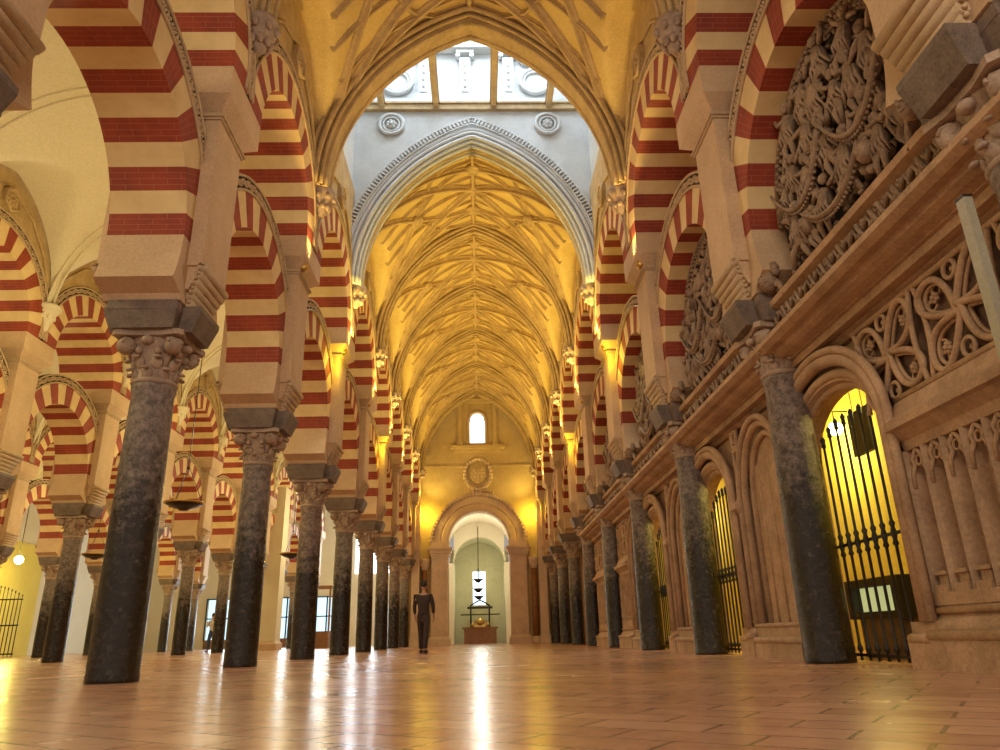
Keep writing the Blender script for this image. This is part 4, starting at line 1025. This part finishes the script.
# wall beyond the right arcade past the choir wall
mb = MB(); mb.box(7.0, 7.3, YK(5) - .3, 40, 0, 11.5); mb.box(3.8, 7.3, YE, YE + .5, 0, 11.5); mb.box(4.5, 7.3, YK(5) - .3, YK(5) - .1, 0, 11.5); struct(mb.build('wall_right_far', 'pier'))
mb = MB(); mb.grid(lambda u, v: (4.55 + 2.6 * u, -2 + 42 * v, 8.6 + 1.0 * sin(pi * u)), 10, 4); struct(mb.build('ceiling_right', 'white', recalc=False))
mb = MB(); mb.box(-3.5, 3.5, YE + .5, YE + .8, 7, 14.5); struct(mb.build('wall_end_back', 'wallend'))
# iron gate at the far left
root = empty('iron_gate', (-25.6, 40.5, 0)); tag(root, 'tall black iron gate at the far left before a yellow lit wall', 'gate')
for i in range(16):
    mb = MB(); mb.tube([(-1.5 + i * .2, 0, 0), (-1.5 + i * .2, 0, 2.9 + .5 * sin(pi * i / 15))], .025, 6); mb.blob((-1.5 + i * .2, 0, 3.0 + .5 * sin(pi * i / 15)), (.04, .04, .09), 6, 4); mb.build('bar', 'iron', root)
for z in (.1, 1.5, 2.8): MB().box(-1.55, 1.55, -.03, .03, z, z + .07).build('rail', 'iron', root)
root = empty('wall_lamp', (-24.6, 40.4, 4.85)); tag(root, 'glowing globe lamp above the iron gate at the far left', 'lamp')
MB().blob((0, 0, 0), .22, 12, 8).build('globe', 'lampwarm', root); mb = MB(); mb.tube([(0, 0, .2), (0, 0, 2.9)], .02, 6); mb.build('stem', 'iron', root)
# orange framed stand seen between the far columns
root = empty('wooden_stand', (-9.2, 44.0, 0)); tag(root, 'orange brown wooden stand glimpsed between the fourth and fifth left columns', 'stand')
mb = MB(); mb.box(-.6, .6, -.3, .3, 0, .9); mb.build('cabinet', 'wood', root); mb = MB(); mb.box(-.6, -.5, -.05, .05, .9, 3.2); mb.box(.5, .6, -.05, .05, .9, 3.2); mb.box(-.65, .65, -.07, .07, 3.2, 3.4); mb.build('frame', 'wood', root)

# ------------------------------------------------------------------ uplights on the piers
def uplight(x, y, z, s_, k):
    root = empty('uplight', (x, y, z)); tag(root, 'small spotlight on the ledge above the %s %s column, washing the vault yellow' % (ORD[k], SIDE[s_]), 'spotlight', 'uplights on the nave piers')
    hs = MB().lathe([(.05, -.12), (.09, -.10), (.10, .04), (.09, .05)], n=12).build('housing', 'brass', root)
    MB().lathe([(.08, .045), (.08, .052)], n=12).build('lens', 'lampwarm', hs)
def lamp(typ, name, loc, energy, color, size=.2, rot=None, **kw):
    d = bpy.data.lights.new(name, typ); d.energy = energy; d.color = color
    if typ == 'AREA': d.shape = 'RECTANGLE'; d.size = size; d.size_y = kw.pop('size_y', size)
    else: d.shadow_soft_size = size
    for k, v in kw.items(): setattr(d, k, v)
    o = bpy.data.objects.new(name, d); C.objects.link(o); o.location = loc
    if rot: o.rotation_euler = rot
    return o
YEL = (1.0, .74, .17); YEL2 = (1.0, .68, .20)
for k in (2, 3, 4, 5, 6, 7, 8):
    for s_ in (-1, 1):
        uplight(s_ * 3.17, YK(k) - .3, 6.94, s_, k)
        d_ = Vector((-s_ * 1.0, .15 if k > 2 else -.7, 1.25)).normalized()
        lo = lamp('SPOT', 'vault light', (s_ * 3.02, YK(k) - .3, 7.1), (560 if k < 8 else 200) if k > 2 else 330, YEL2 if k == 2 else YEL, .10, spot_size=math.radians(125), spot_blend=.8)
        lo.rotation_euler = (-d_).to_track_quat('Z', 'Y').to_euler()
for k in (3, 5): 
    for s_ in (-1, 1): lamp('POINT', 'end wall light', (s_ * 2.75, YE - .55 - (k - 3) * .01, 6.35), 34, (1.0, .72, .06), .08)
    for s_ in (-1, 1): lamp('POINT', 'ledge light', (s_ * 3.0, YK(k) - .62, 6.5), 26, (1.0, .70, .04), .06)
# aisle lights
for k in (0, 2, 4, 6, 8):
    lamp('POINT', 'aisle light', (AXC, YK(k) + S / 2, 6.2), 300, (1.0, .82, .38), .3)
    lamp('POINT', 'aisle light', (AXC - 7.5, YK(k) + S / 2, 6.2), 300, (1.0, .82, .38), .3)
    if k > 2: lamp('POINT', 'aisle light', (AXC - 14.0, YK(k) + S / 2, 4.5), 150, (1.0, .80, .4), .3)
# added fill without fixtures, behind the viewer and along the nave
lamp('AREA', 'nave fill', (0, -3.5, 6.5), 420, (1.0, .82, .62), 6, (math.radians(62), 0, 0), size_y=4)
for k in (1, 4, 6.6): lamp('POINT', 'nave fill', (0, YK(k) + 1.0, 6.0), 85, (1.0, .82, .62), .5)
# side room
for i, yy in enumerate((8.0, 12.2, 16.4, 20.6)):
    root = empty('wall_lantern_lamp', (6.15, yy - .4, 3.55)); root.name = 'globe_lamp'; tag(root, 'glowing globe lamp on the yellow wall behind the choir gates, %s from the front' % ORD[i + 1], 'lamp', 'globe lamps behind the gates')
    MB().blob((0, 0, 0), .12, 12, 8).build('globe', 'lampwarm', root); mb = MB(); mb.tube([(.0, 0, .1), (0, 0, .3), (.25, 0, .3)], .015, 6); mb.build('bracket', 'iron', root)
    lamp('POINT', 'side room light', (5.9, yy - .3, 3.25), 85, (1.0, .86, .30), .3)
# chapel
lamp('POINT', 'chapel light', (0, 41.2, 4.6), 170, (1.0, .93, .8), .3); lamp('POINT', 'apse light', (.0, 45.2, 3.6), 55, (1.0, .88, .45), .2)
lamp('POINT', 'far aisle light', (-24.3, 40.2, 4.6), 420, (1.0, .85, .18), .2)
# lantern daylight
lamp('AREA', 'lantern daylight', (0, (YK(2) + YB) / 2 - .2, 18.1), 400, (.78, .88, 1.0), 4.8, (0, 0, 0), size_y=3.2)
lamp('AREA', 'far window daylight', (-7.5, 57.4, 7.2), 1000, (.86, .93, 1.0), 4, (math.radians(-90), 0, 0), size_y=4)
lamp('AREA', 'far screen daylight', (-15.6, 57.2, 2.4), 600, (.8, .92, 1.0), 9, (math.radians(-90), 0, 0), size_y=3)

# ------------------------------------------------------------------ people
def skinned(name, joints, edges, mat, parent, root_i=0, sub=1):
    me = bpy.data.meshes.new(name); me.from_pydata([j[:3] for j in joints], edges, []); o = bpy.data.objects.new(name, me); C.objects.link(o); o.parent = parent
    sk = o.modifiers.new('skin', 'SKIN'); sk.use_smooth_shade = True
    for i, j in enumerate(joints):
        r = j[3] if hasattr(j[3], '__len__') else (j[3], j[3]); me.skin_vertices[0].data[i].radius = r
    me.skin_vertices[0].data[root_i].use_root = True
    ss = o.modifiers.new('sub', 'SUBSURF'); ss.levels = ss.render_levels = sub
    me.materials.append(M[mat]); return o
def person(loc, rz, top, bottom, label, arms, stride=.05):
    """faces +x in its own frame"""
    root = empty('person', loc, rz); tag(root, label, 'person')
    J = [(0, 0, .95, (.08, .12)), (0, 0, 1.15, (.07, .10)), (0, 0, 1.36, (.075, .12)), (0, 0, 1.47, (.05, .055)), (.01, 0, 1.54, .052), (.02, 0, 1.60, .06)]
    E = [(0, 1), (1, 2), (2, 3), (3, 4), (4, 5)]
    TJ = [(0, 0, .86, (.13, .165)), (0, 0, .98, (.125, .16)), (0, 0, 1.15, (.115, .145)), (0, 0, 1.36, (.125, .18)), (0, 0, 1.45, (.075, .10))]; TE = [(0, 1), (1, 2), (2, 3), (3, 4)]
    LJ = [(0, 0, 1.06, (.10, .13)), (0, 0, .94, (.115, .15))]; LE = [(0, 1)]
    hands = []
    for s_ in (-1, 1):
        b = len(J); st = s_ * stride
        J += [(0, s_ * .09, .86, .09), (st + .02, s_ * .10, .48, .06), (st * 1.6 - .02, s_ * .10, .10, .042), (st * 1.6 + .10, s_ * .11, .04, (.035, .045))]
        E += [(0, b), (b, b + 1), (b + 1, b + 2), (b + 2, b + 3)]
        q = len(LJ); LJ += [(0, s_ * .09, .86, .10), (st + .02, s_ * .10, .48, .078), (st * 1.6 - .02, s_ * .10, .09, .065)]; LE += [(1, q), (q, q + 1), (q + 1, q + 2)]
        el, ha = arms[0 if s_ < 0 else 1]; b = len(J)
        J += [(0, s_ * .18, 1.37, .045), (el[0], s_ * el[1], el[2], .04), (ha[0], s_ * ha[1], ha[2], .028)]; E += [(2, b), (b, b + 1), (b + 1, b + 2)]
        d = Vector((ha[0] - el[0], s_ * (ha[1] - el[1]), ha[2] - el[2])).normalized(); wr = Vector((ha[0], s_ * ha[1], ha[2])); side = d.cross(Vector((0, s_, 0)))
        side = side.normalized() if side.length > .1 else Vector((1, 0, 0)); pl = wr + d * .075; J.append((*pl, (.018, .036))); E.append((b + 2, b + 3)); pi_ = b + 3
        for f in range(4):
            L = (.075, .085, .08, .06)[f]; o_ = side * (.03 - .02 * f); i0 = len(J)
            J += [(*(pl + o_ + d * .02), .009), (*(pl + o_ + d * (.02 + L * .55) + Vector((0, -s_ * .008, 0))), .008), (*(pl + o_ + d * (.02 + L) + Vector((0, -s_ * .025, 0))), .007)]; E += [(pi_, i0), (i0, i0 + 1), (i0 + 1, i0 + 2)]
        i0 = len(J); J += [(*(wr + d * .03 + side * .035), .010), (*(wr + d * .07 + side * .06), .008)]; E += [(pi_, i0), (i0, i0 + 1)]
        q = len(TJ); TJ += [(0, s_ * .19, 1.385, .07), (el[0], s_ * el[1], el[2], .055), ((ha[0] * .8 + el[0] * .2), s_ * (ha[1] * .8 + el[1] * .2), ha[2] * .8 + el[2] * .2, .042)]; TE += [(3, q), (q, q + 1), (q + 1, q + 2)]
    body = skinned('body', J, E, 'skin', root)
    mb = MB(); mb.smooth = True; mb.blob((.02, 0, 1.645), (.095, .075, .12), 14, 10); mb.blob((.115, 0, 1.63), (.022, .014, .026), 6, 4)
    for s_ in (-1, 1): mb.blob((.10, s_ * .032, 1.66), (.012, .014, .009), 6, 4); mb.blob((.01, s_ * .078, 1.64), (.02, .01, .03), 6, 4)
    mb.blob((.10, 0, 1.585), (.014, .026, .008), 6, 4); mb.build('head', 'skin', root)
    mb = MB(); mb.smooth = True; mb.blob((-.005, 0, 1.685), (.105, .085, .10), 14, 8); mb.build('hair', 'hair', root)
    skinned('top_clothing', TJ, TE, top, root); skinned('trousers', LJ, LE, bottom, root)
    for s_ in (-1, 1):
        st = s_ * stride; mb = MB(); mb.smooth = True; mb.blob((st * 1.6 + .05, s_ * .11, .045), (.14, .05, .05), 10, 6); mb.build('shoe', 'darkcloth', root)
    return root
dn = ((.03, .25, 1.12), (.10, .24, .90))
person((-12.85, 37.2, 0), math.radians(150), 'shirt', 'jeans', 'person in a pale shirt and blue jeans standing far off among the left columns', (dn, ((.12, .22, 1.15), (.28, .10, 1.30))))
person((-1.42, 19.6, 0), math.radians(80), 'darkcloth', 'darkcloth', 'person in dark clothing walking before the left corner of the end portal', (dn, dn), .13)

# ------------------------------------------------------------------ world, camera, view
w = bpy.data.worlds.new('world'); bpy.context.scene.world = w; w.use_nodes = True
bg = w.node_tree.nodes['Background']; bg.inputs[0].default_value = (1.0, .90, .80, 1); bg.inputs[1].default_value = .35

cd = bpy.data.cameras.new('camera'); cd.sensor_width = 36; cd.lens = 724.2818 * 36 / 1000; cd.clip_start = .05; cd.clip_end = 300
co = bpy.data.objects.new('camera', cd); C.objects.link(co); bpy.context.scene.camera = co
pi_, ya, ro = .347, .0331, -.026
F = Vector((sin(ya) * cos(pi_), cos(ya) * cos(pi_), sin(pi_))); Rt = Vector((cos(ya), -sin(ya), 0)); U = Rt.cross(F)
R2 = Rt * cos(ro) + U * sin(ro); U2 = -Rt * sin(ro) + U * cos(ro)
m = Matrix((R2, U2, -F)).transposed().to_4x4(); m.translation = Vector((.0542, 0, .3441)); co.matrix_world = m
vs = bpy.context.scene.view_settings; vs.view_transform = 'Standard'; vs.look = 'None'; vs.gamma = 1; vs.exposure = .12; vs.use_curve_mapping = False
